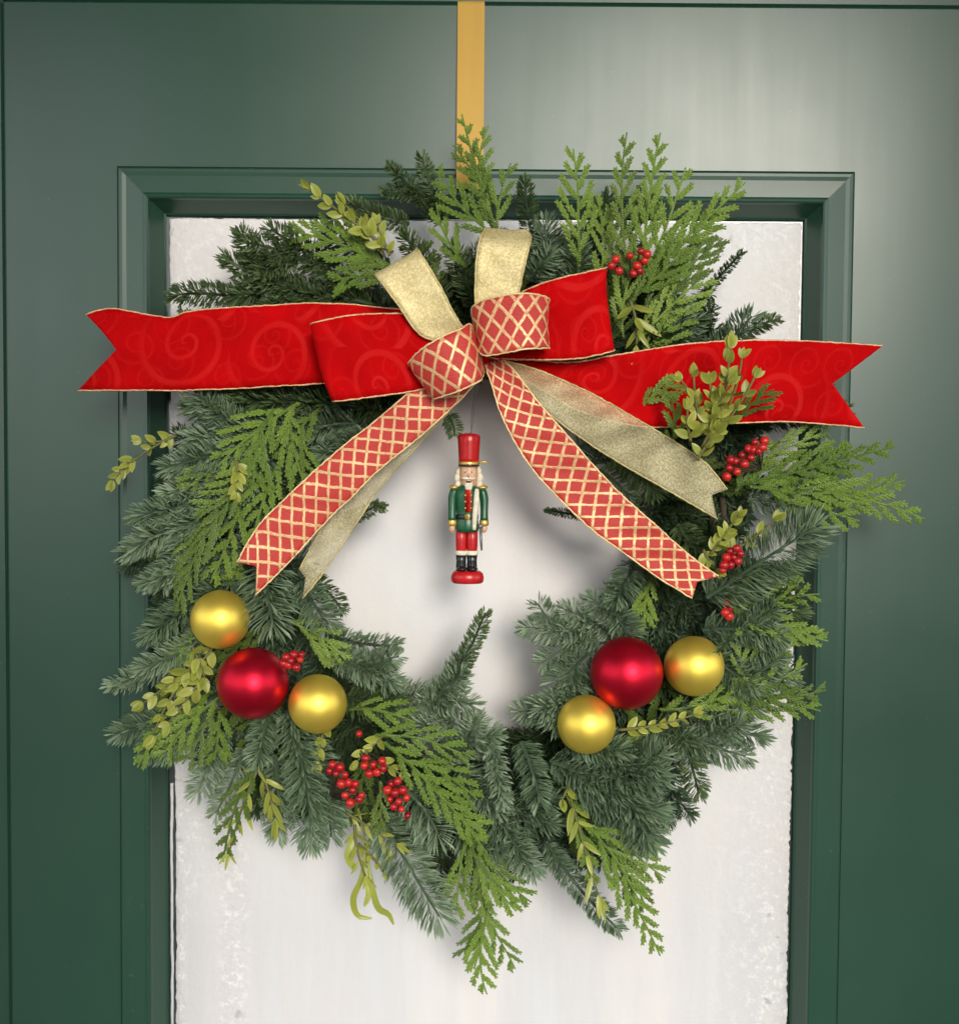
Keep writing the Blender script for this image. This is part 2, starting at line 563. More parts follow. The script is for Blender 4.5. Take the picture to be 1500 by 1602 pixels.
# ------------------------------------------------------------------ the door
door = empty("front_door", (0, 0, 0))
tag(door, "dark green painted door with moulded frame round a white frosted window", "door")
ox0 = (P(186, 264)[0] + P(190, 1500)[0]) / 2        # outer line of the moulding
ox1 = (P(1337, 268)[0] + P(1306, 1590)[0]) / 2
oz1 = (P(187, 264)[2] + P(1337, 268)[2]) / 2
oz0 = 0.28
DT = 0.044
def slab():
    b = MB()
    o = [(XL, 0.004), (XR, 0.004), (XR, ZT), (XL, ZT)]
    q = [(ox0, oz0), (ox1, oz0), (ox1, oz1), (ox0, oz1)]
    bv = 0.0015
    oi = [(XL + bv, 0.004 + bv), (XR - bv, 0.004 + bv), (XR - bv, ZT - bv), (XL + bv, ZT - bv)]
    qo = [(q[0][0] - 0.0008, q[0][1] - 0.0008), (q[1][0] + 0.0008, q[1][1] - 0.0008), (q[2][0] + 0.0008, q[2][1] + 0.0008), (q[3][0] - 0.0008, q[3][1] + 0.0008)]
    rings = [(o, DT), (o, bv), (oi, 0.0), (qo, 0.0), (q, 0.0012), (q, DT)]
    V = [(x, y, z) for r, y in rings for x, z in r]
    Fc = []
    n = len(rings)
    for k in range(n):
        a, c = k * 4, ((k + 1) % n) * 4
        for t in range(4):
            t2 = (t + 1) % 4
            Fc.append((a + t, a + t2, c + t2, c + t))
    b.add(V, Fc)
    return b.build("door_leaf", MAT['paint_v'], door, smooth=False)
DT = 0.044
slab()
# moulding: mitred bars, profile (distance inward from the outer line, height in front of the door face)
MOULD = [(0.0000, -0.0300), (0.0000, -0.0005), (0.0006, 0.0022), (0.0018, 0.0034), (0.0040, 0.0036), (0.0070, 0.0030), (0.0200, 0.0042),
         (0.0218, 0.0054), (0.0234, 0.0058), (0.0246, 0.0050), (0.0253, 0.0025), (0.0290, -0.0044),
         (0.0325, -0.0108), (0.0340, -0.0118), (0.0343, -0.0300)]
def mould(name, a0, a1, inward, mit0, mit1, m):
    b = MB()
    a0, a1 = np.array(a0, float), np.array(a1, float)
    d = nrm(a1 - a0)
    V, Fc = [], []
    K = len(MOULD)
    for (q, s, mi) in ((a0, 1, mit0), (a1, -1, mit1)):
        for (x, h) in MOULD:
            V.append(q + inward * x + d * s * x * mi + np.array([0, -h, 0]))
    for k in range(K - 1):
        Fc.append((k, k + 1, K + k + 1, K + k))
    Fc.append(tuple(range(K))); Fc.append(tuple(K + k for k in range(K))[::-1])
    b.add(V, Fc)
    o = b.build(name, m, door, smooth=False)
    return o
mould("moulding", (ox0, 0, oz1), (ox1, 0, oz1), np.array([0, 0, -1.0]), 1, 1, MAT['paint_h'])
mould("moulding", (ox1, 0, oz0), (ox1, 0, oz1), np.array([-1.0, 0, 0]), 1, 1, MAT['paint_v'])
mould("moulding", (ox0, 0, oz1), (ox0, 0, oz0), np.array([1.0, 0, 0]), 1, 1, MAT['paint_v'])
mould("moulding", (ox1, 0, oz0), (ox0, 0, oz0), np.array([0, 0, 1.0]), 1, 1, MAT['paint_h'])
gx0, gx1, gz0, gz1 = ox0 + 0.0341, ox1 - 0.0341, oz0 + 0.0341, oz1 - 0.0341
b = MB(); add_box(b, (gx0 - 0.004, 0.0150, gz0 - 0.004), (gx1 + 0.004, 0.0200, gz1 + 0.004))
b.build("window_pane", MAT['glass'], door, smooth=False)
# sprayed snow on the pane: a lumpy sheet with a ragged outline
def fbm(x, seed, octs=5, base=1.0):
    r = np.random.default_rng(seed)
    v = np.zeros_like(x); amp = 1.0; tot = 0
    for o in range(octs):
        tab = r.uniform(-1, 1, 4096)
        xx = x * base * 2 ** o + 1000
        i = np.floor(xx).astype(int); f = xx - i; f = f * f * (3 - 2 * f)
        v += amp * (tab[i % 4096] * (1 - f) + tab[(i + 1) % 4096] * f); tot += amp; amp *= 0.6
    return v / tot
def snow_sheet():
    b = MB()
    nx, nz = 180, 420
    ztop, zbot = gz1 - 0.0008, 0.95
    zz = np.linspace(zbot, ztop, nz)
    le = gx0 + 0.0018 + 0.0030 * np.clip((1.44 - zz) / 0.03, 0, 1) + 0.0016 * np.abs(fbm(zz, 3, 5, 60)) + 0.0012 * fbm(zz, 5, 3, 9)
    re = gx1 - 0.0003 - 0.0030 * np.abs(fbm(zz, 8, 6, 220)) - 0.0009 * (1 + fbm(zz, 9, 3, 14))
    u = np.linspace(0, 1, nx)
    u = 0.5 - 0.5 * np.cos(u * math.pi) * (0.75 + 0.25 * np.abs(np.cos(u * math.pi)))
    u = (u - u.min()) / (u.max() - u.min())
    X = le[:, None] * (1 - u) + re[:, None] * u
    te = 0.0003 + 0.0016 * np.abs(fbm(X[-1], 21, 5, 160)) + 0.0006 * (1 + fbm(X[-1], 22, 3, 14))
    Zf = (zz - zbot) / (ztop - zbot)
    Z = zz[:, None] - te[None, :] * (Zf[:, None] ** 8)
    dedge = np.minimum(np.minimum(X - le[:, None], re[:, None] - X), ztop - Z)
    e = np.exp(-np.maximum(dedge, 0) / 0.034)
    band = np.exp(-((X - le[:, None] - 0.046 - 0.004 * fbm(Z.ravel(), 31, 4, 20).reshape(Z.shape)) / 0.012) ** 2) * np.clip((1.45 - Z) / 0.1, 0, 1)
    dim = np.clip((X - le[:, None] - 0.004) / 0.006, 0, 1) * np.clip((le[:, None] + 0.040 - X) / 0.01, 0, 1) * np.clip((1.36 - Z) / 0.08, 0, 1)
    e = np.clip(np.maximum(e * (1 - 0.85 * dim), 0.8 * band), 0, 1)
    nz2 = np.random.default_rng(5).uniform(-1, 1, X.shape)
    lump = 0.0005 * e * nz2
    th = 0.0011 * (1 - np.exp(-np.maximum(dedge, 0) / 0.0012)) + lump
    Y = 0.0150 - 0.0006 - np.maximum(th, 0.0)
    V = np.stack([X, Y, Z], -1).reshape(-1, 3)
    back = V.copy(); back[:, 1] = 0.0147
    Fc = []
    for j in range(nz - 1):
        for i in range(nx - 1):
            a = j * nx + i
            Fc.append((a, a + 1, a + nx + 1, a + nx))
    N = nx * nz
    rim = [i for i in range(nx)] + [j * nx + nx - 1 for j in range(1, nz)] + [(nz - 1) * nx + i for i in range(nx - 2, -1, -1)] + [j * nx for j in range(nz - 2, 0, -1)]
    RV = back[rim]
    allV = np.vstack([V, RV])
    for k in range(len(rim)):
        k2 = (k + 1) % len(rim)
        Fc.append((rim[k], N + k, N + k2, rim[k2]))
    at = np.concatenate([e.ravel(), np.ones(len(rim))])
    b.add(allV, Fc, at)
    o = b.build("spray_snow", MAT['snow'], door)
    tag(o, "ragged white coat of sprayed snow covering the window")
snow_sheet()
b = MB()
zz = np.linspace(0.95, 1.40, 160)
add_tube(b, np.stack([gx0 + 0.0022 + 0.0007 * fbm(zz, 41, 4, 40), 0.0140 + 0 * zz, zz], 1), 0.0014 * (0.75 + 0.5 * np.abs(fbm(zz, 42, 5, 60))), 7, 0.0)
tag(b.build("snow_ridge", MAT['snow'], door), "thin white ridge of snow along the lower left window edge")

# ------------------------------------------------------------------ gold hanger band
b = MB()
zz = np.linspace(P(735, 300)[2], ZT - 0.0005, 30)
xc = [(P(715, 150, 3)[0] + P(757, 150, 3)[0]) / 2] * 30
hw = (P(757, 150, 3)[0] - P(715, 150, 3)[0]) / 2
prof = []
for z in zz: prof.append((z, -0.0030 - 0.0060 * ((ZT - z) / (ZT - zz[0])) ** 1.3))
V, Fc = [], []
path = [(-0.0030 + 0, p[0], p[1]) for p in prof]
pts = [(z, y) for z, y in prof] + [(ZT + 0.0008, -0.0028), (ZT + 0.0011, -0.0015), (ZT + 0.0011, DT)]
x0, x1 = xc[0] - hw, xc[0] + hw
ins = []
for k, (z, y) in enumerate(pts):
    dz, dy = (0, 0.0010) if k < len(pts) - 2 else (-0.0008, 0)
    for x in (x0, x1):
        V.append((x, y, z))
    for x in (x0, x1):
        V.append((x, y + dy, z + dz))
for k in range(len(pts) - 1):
    a = 4 * k
    Fc += [(a, a + 1, a + 5, a + 4), (a + 2, a + 6, a + 7, a + 3), (a, a + 4, a + 6, a + 2), (a + 1, a + 3, a + 7, a + 5)]
Fc += [(0, 2, 3, 1), (4 * len(pts) - 4, 4 * len(pts) - 3, 4 * len(pts) - 1, 4 * len(pts) - 2)]
b.add(V, Fc)
o = b.build("wreath_hanger", MAT['band'], smooth=False)
tag(o, "flat gold band hanging over the top of the green door", "hanger")

# ------------------------------------------------------------------ the wreath
WC = P(735, 860, 20)
wreath = empty("evergreen_wreath", WC)
tag(wreath, "round evergreen wreath of fir, cedar and boxwood sprigs hung on the green door", "wreath")
b = MB()
an = np.linspace(0, 2 * math.pi, 73)
for (rx, ry, hh, rr) in ((395, 420, 8, 0.007), (380, 400, 12, 0.004), (420, 440, 12, 0.004), (400, 425, 18, 0.003)):
    pth = [P(735 + rx * math.cos(t) + 6 * math.sin(9 * t + rx), 870 + ry * math.sin(t) + 6 * math.cos(7 * t), hh + 3 * math.sin(11 * t + ry)) for t in an]
    add_tube(b, pth, rr, 6, cap=False)
b.build("wreath_frame", MAT['bark'], wreath)

def frame3(B, T, roll=0.0):
    ax = T - B; L = np.linalg.norm(ax); ax = ax / L
    o = np.array([0, -1.0, 0]); o = nrm(o - ax * np.dot(o, ax))
    s = np.cross(ax, o)
    c, sn = math.cos(roll), math.sin(roll)
    return L, ax, o * c + s * sn, s * c - o * sn

def needles(mb, path, nl, dens, rad_bias=0.35, wid=0.00110, aoff=0.0, lift=0.45, comb=0.4):
    """needle blades round a stem path (N x 3)."""
    seg = np.linalg.norm(np.diff(path, axis=0), axis=1)
    L = seg.sum()
    n = max(12, int(L * 1000 * dens))
    s = (np.arange(n) + rng.uniform(0, 1, n)) / n
    s = np.clip(s, 0, 1)
    cum = np.concatenate([[0], np.cumsum(seg)]) / L
    pos = np.stack([np.interp(s, cum, path[:, k]) for k in range(3)], 1)
    tan = nrm(np.gradient(path, axis=0))
    T = nrm(np.stack([np.interp(s, cum, tan[:, k]) for k in range(3)], 1))
    o = np.array([0, -1.0, 0.25]); o = nrm(o - T * (T @ o)[:, None])
    sd = np.cross(T, o)
    phi = rng.uniform(0, 2 * math.pi, n)
    cm = rng.uniform(0, 1, n) < comb                       # parted rows to either side
    phi = np.where(cm, np.where(rng.uniform(0, 1, n) < 0.5, 0.0, math.pi) + rng.normal(0, 0.30, n), phi)
    r = np.cos(phi)[:, None] * sd + np.sin(phi)[:, None] * o
    r = nrm(r + o * rad_bias * rng.uniform(0, 1, n)[:, None])
    tipf = np.clip((s - 0.80) / 0.20, 0, 1)
    al = np.radians(70 - 40 * tipf ** 1.3 + rng.normal(0, 6, n))
    d = nrm(np.cos(al)[:, None] * T + np.sin(al)[:, None] * r)
    d2 = nrm(d + lift * T)
    ln = nl * rng.uniform(0.75, 1.05, n) * (1 - 0.22 * tipf) * np.where(s < 0.06, 0.7, 1)
    w = wid * rng.uniform(0.8, 1.2, n)
    bl = nrm(np.cross(d, T) + rng.normal(0, 0.35, (n, 3)))
    nn = nrm(np.cross(bl, d))
    A = pos + r * 0.0004
    Mid = A + d * (ln * 0.74)[:, None]
    E = Mid + d2 * (ln * 0.26)[:, None]
    V = np.empty((n, 5, 3))
    V[:, 0] = A; V[:, 1] = Mid - bl * w[:, None]; V[:, 2] = Mid + bl * w[:, None]
    V[:, 3] = E; V[:, 4] = Mid + nn * (w * 0.55)[:, None]
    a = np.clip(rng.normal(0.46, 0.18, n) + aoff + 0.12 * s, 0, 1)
    at = np.stack([a * 0.85, a, a, np.minimum(a + 0.08, 1), np.minimum(a + 0.04, 1)], 1)
    base = (np.arange(n) * 5)[:, None]
    tri = np.array([(0, 1, 4), (0, 4, 2), (1, 3, 4), (4, 3, 2)])
    Fc = (base[:, :, None] + tri[None]).reshape(-1, 3)
    mb.add(V.reshape(-1, 3), Fc, at.ravel())

def bez(B, C, T, n):
    t = np.linspace(0, 1, n)[:, None]
    return B * (1 - t) ** 2 + 2 * C * t * (1 - t) + T * t ** 2

def fir(bx, by, tx, ty, w=55, hb=30, ht=50, twigs=0, mat='fir', bend=None, aoff=0.0, dens=5.2, comb=None):
    B, T = P(bx, by, hb), P(tx, ty, ht)
    L, ax, o, s = frame3(B, T)
    bend = random.uniform(-0.12, 0.12) if bend is None else bend
    C = (B + T) / 2 + s * L * bend + o * L * random.uniform(0.0, 0.10)
    path = bez(B, C, T - ax * min(w * 0.5 * 0.0005 * 0.75, L * 0.3), 14)
    mb = MB()
    nl = w * 0.5 * 0.0005 * 1.02
    cb = random.choice((0.1, 0.35, 0.6, 0.75)) if comb is None else comb
    add_tube(mb, path, np.linspace(0.0016, 0.0008, 14), 5, 0.0)
    needles(mb, path, nl, dens, aoff=aoff, comb=cb)
    for k in range(twigs):
        q = 0.25 + 0.5 * (k + 0.5) / max(twigs, 1)
        i = int(q * 13)
        sg = 1 if k % 2 else -1
        tl = L * (0.55 - 0.3 * q) * random.uniform(0.85, 1.1)
        dr = nrm(ax * 0.75 + s * sg * 0.66 + o * random.uniform(-0.05, 0.15))
        tp = path[i] + dr * tl
        pth = bez(path[i], path[i] + dr * tl * 0.5 + ax * tl * 0.06, tp, 8)
        add_tube(mb, pth, np.linspace(0.0012, 0.0007, 8), 5, 0.0)
        needles(mb, pth, nl * 0.92, dens, aoff=aoff, comb=cb)
    mb.build("fir_branch", MAT[mat], wreath, smooth=False)

# cedar: flat sprays of overlapping scales, laid out in the spray's own plane then bent in 3-D
def cedar_layout(L, Wd, spacing=0.0046, sub=True):
    K = []                                      # scales: x, y, dir angle, length, width, tone
    def twig(x, y, ang, ln, w0, tone, curv=0.0):
        st = 0.0017
        n = max(2, int(ln / st))
        pts = []
        for i in range(n):
            f = i / n
            w = w0 * (1 - 0.55 * f)
            K.append((x, y, ang, st * 1.9, w, tone + 0.22 * f))
            pts.append((x, y, ang, f))
            x += st * math.cos(ang); y += st * math.sin(ang); ang += curv * st
        return pts
    twig(0, 0, 0, L, 0.0014, 0.25)
    nb = max(6, int(L / spacing))
    pa = random.uniform(24, 32)
    for k in range(nb):
        q = 0.06 + 0.91 * k / nb
        sg = 1 if k % 2 else -1
        env = min(1.0, q * 3.0 + 0.45) * (1 - q) ** 0.72
        ln = Wd * env * random.uniform(0.85, 1.12) + 0.0035
        pts = twig(q * L, 0, sg * math.radians(pa + random.uniform(-4, 5)), ln, 0.0012, 0.34, -sg * random.uniform(2, 8))
        if sub and ln > 0.006:
            m = int(ln / 0.0019)
            for j in range(1, m):
                f = j / m
                p = pts[min(len(pts) - 1, int(f * len(pts)))]
                s2 = 1 if j % 2 else -1
                l2 = (0.0030 + 0.10 * ln) * (1 - 0.72 * f) * (0.6 + 1.6 * f if f < 0.25 else 1.0) * random.uniform(0.85, 1.1)
                twig(p[0], p[1], p[2] + s2 * math.radians(random.uniform(22, 30)), l2, 0.0011, 0.42, 0)
    return np.array(K)

def cedar(bx, by, tx, ty, w=60, hb=45, ht=60, mat='cedar', roll=None, bend=None, aoff=0.0, arch=None, sub=True, sc=1.0):
    B, T = P(bx, by, hb), P(tx, ty, ht)
    roll = random.uniform(-0.5, 0.5) if roll is None else roll
    L, ax, o, s = frame3(B, T, roll)
    Wd = w * 0.5 * 0.0005 / 0.40
    K = cedar_layout(L, Wd, 0.0076 * sc, sub)
    bend = random.uniform(-0.10, 0.10) if bend is None else bend
    arch = random.uniform(0.02, 0.10) if arch is None else arch
    n = len(K)
    x, y, an, ln, wd, tn = K.T
    c, sn = np.cos(an), np.sin(an)
    wd = wd * 1.25
    loc = np.stack([
        np.stack([x, y], 1),
        np.stack([x + c * ln * .55 - sn * wd, y + sn * ln * .55 + c * wd], 1),
        np.stack([x + c * ln * .55 + sn * wd, y + sn * ln * .55 - c * wd], 1),
        np.stack([x + c * ln, y + sn * ln], 1),
        np.stack([x + c * ln * .5, y + sn * ln * .5], 1)], 1)         # n x 5 x 2
    zz = np.zeros((n, 5)); zz[:, 4] = wd * 0.55; zz[:, 3] = 0.0003
    q = loc[..., 0] / L
    off = arch * L * 4 * q * (1 - q)
    sag = -np.abs(loc[..., 1]) ** 2 * 6.0
    sway = bend * L * 4 * q * (1 - q)
    wav = 0.0012 * np.sin(loc[..., 1] * 260 + loc[..., 0] * 140)
    V = B + loc[..., 0:1] * ax + (loc[..., 1] + sway)[..., None] * s + (zz + off + sag + wav)[..., None] * o
    base = (np.arange(n) * 5)[:, None]
    tri = np.array([(0, 4, 1), (0, 2, 4), (1, 4, 3), (4, 2, 3)])
    Fc = (base[:, :, None] + tri[None]).reshape(-1, 3)
    a = np.clip(tn + rng.normal(0, 0.10, n) + aoff, 0, 1)
    mb = MB()
    mb.add(V.reshape(-1, 3), Fc, np.repeat(a, 5))
    mb.build("cedar_spray", MAT[mat], wreath, smooth=False)

def leaf_mesh(name, ln, wd, curl):
    mb = MB()
    n = 6
    V, Fc, uvs = [], [], []
    for i in range(n + 1):
        q = i / n
        w = wd * (math.sin(math.pi * min(1, q * 0.93 + 0.07)) ** 0.75) if 0 < q < 1 else wd * (0.12 if q == 0 else 0.0)
        z = curl * ln * (q ** 2)
        V += [(-w, q * ln, z + w * 0.28), (0, q * ln, z), (w, q * ln, z + w * 0.28)]
    for i in range(n):
        a = 3 * i
        Fc += [(a, a + 1, a + 4, a + 3), (a + 1, a + 2, a + 5, a + 4)]
    at = []
    for i in range(n + 1): at += [0.62 + 0.2 * i / n, 0.38, 0.62 + 0.2 * i / n]
    mb.add(V, Fc, at)
    me = bpy.data.meshes.new(name)
    me.from_pydata(np.concatenate(mb.v).tolist(), [], mb.f)
    atr = me.attributes.new("rnd", 'FLOAT', 'POINT'); atr.data.foreach_set("value", np.array(at, np.float32))
    me.materials.append(MAT['leaf'])
    me.polygons.foreach_set("use_smooth", [True] * len(me.polygons))
    return me
LEAVES = [leaf_mesh("leaf", 0.0125, 0.0032, -0.15), leaf_mesh("leaf", 0.0110, 0.0030, 0.22), leaf_mesh("leaf", 0.0100, 0.0026, -0.35)]
LONG = [leaf_mesh("leaf", 0.022, 0.0026, -0.25), leaf_mesh("leaf", 0.026, 0.0026, 0.15), leaf_mesh("leaf", 0.019, 0.0022, -0.4)]

def boxwood(bx, by, tx, ty, pairs=7, hb=60, ht=75, size=1.0, long=False, bend=None, name="boxwood_sprig", open_=0.9):
    B, T = P(bx, by, hb), P(tx, ty, ht)
    L, ax, o, s = frame3(B, T)
    bend = random.uniform(-0.12, 0.12) if bend is None else bend
    path = bez(B, (B + T) / 2 + s * L * bend + o * L * 0.06, T, 16)
    mb = MB()
    add_tube(mb, path, np.linspace(0.0013, 0.0007, 16), 5)
    sp = mb.build(name, MAT['twig'], wreath)
    tans = nrm(np.gradient(path, axis=0))
    for k in range(pairs):
        q = 0.15 + 0.85 * k / max(1, pairs - 1)
        i = min(15, int(q * 15))
        for sg in ((-1, 1) if k < pairs - 1 else (-1, 1, 0)):
            t = tans[i]
            tw = random.uniform(-0.9, 0.9) + (k % 2) * 0.9
            sid = nrm(s * math.cos(tw) * 1.0 + o * math.sin(tw) * 0.8)
            ang = open_ * random.uniform(0.75, 1.2) * (1 - 0.45 * q)
            d = nrm(t * math.cos(ang) + sid * sg * math.sin(ang) + o * random.uniform(0.0, 0.35)) if sg else nrm(t + o * 0.2)
            nz_ = nrm(o + rng.normal(0, 0.35, 3)); nz_ = nrm(nz_ - d * np.dot(nz_, d))
            xx = np.cross(d, nz_)
            lf = bpy.data.objects.new("leaf", random.choice(LONG if long else LEAVES))
            COL.objects.link(lf)
            lf.parent = sp
            sc = size * random.uniform(0.8, 1.15) * (1 - 0.25 * q)
            p = path[i] - ORG[sp.name]
            lf.matrix_local = Matrix(((xx[0] * sc, d[0] * sc, nz_[0] * sc, p[0]), (xx[1] * sc, d[1] * sc, nz_[1] * sc, p[1]),
                                      (xx[2] * sc, d[2] * sc, nz_[2] * sc, p[2]), (0, 0, 0, 1)))

# --- filler: dense body of the wreath, toned darker as painted shade between sprigs
OUT = [(250, 470), (330, 400), (420, 355), (560, 325), (700, 345), (850, 330), (960, 320), (1090, 330), (1110, 480), (1200, 520), (1300, 620),
       (1290, 800), (1250, 950), (1250, 1080), (1190, 1150), (1090, 1230), (1040, 1320), (950, 1400), (850, 1360), (720, 1420),
       (620, 1350), (500, 1320), (420, 1290), (310, 1220), (180, 1150), (190, 1050), (190, 900), (235, 780), (245, 640)]
HOLE = [(545, 740), (620, 660), (700, 590), (790, 590), (840, 740), (940, 850), (975, 890), (905, 935), (860, 1000), (850, 1070), (790, 1100), (640, 1060),
        (565, 1025), (500, 950), (470, 900), (520, 810)]
def inside(p, poly):
    x, y = p; r = False
    j = len(poly) - 1
    for i in range(len(poly)):
        xi, yi = poly[i]; xj, yj = poly[j]
        if (yi > y) != (yj > y) and x < (xj - xi) * (y - yi) / (yj - yi) + xi: r = not r
        j = i
    return r
nfill = 0
tries = 0
while nfill < 200 and tries < 4000:
    tries += 1
    th = random.uniform(0, 2 * math.pi)
    r_ = random.uniform(0.72, 1.22)
    cx, cy = 735 + 395 * r_ * math.cos(th), 870 + 420 * r_ * math.sin(th)
    rad = np.array([math.cos(th), math.sin(th)])
    tg = np.array([-rad[1], rad[0]])
    if rad[0] > 0: tg = tg          # right side: down
    else: tg = -tg                  # left side: down
    k = 1.0 if rad[1] > -0.5 else 0.3
    d = nrm(0.75 * rad * (1 if random.random() < 0.8 else -0.5) + 0.7 * k * tg)
    a_ = random.gauss(0, 0.45)
    d = np.array([d[0] * math.cos(a_) - d[1] * math.sin(a_), d[0] * math.sin(a_) + d[1] * math.cos(a_)])
    ln = random.uniform(110, 200)
    b0, t0 = np.array([cx, cy]) - d * ln * 0.5, np.array([cx, cy]) + d * ln * 0.5
    if not inside(t0, OUT) or inside(t0, HOLE) or inside(b0, HOLE) or inside((cx, cy), HOLE): continue
    if not inside(b0, OUT): continue
    nfill += 1
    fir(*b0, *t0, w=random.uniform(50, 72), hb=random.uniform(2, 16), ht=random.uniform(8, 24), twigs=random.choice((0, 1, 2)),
        comb=0.2, mat='firg' if cy < 620 and random.random() < 0.6 or random.random() < 0.35 else 'fir', aoff=-0.42)

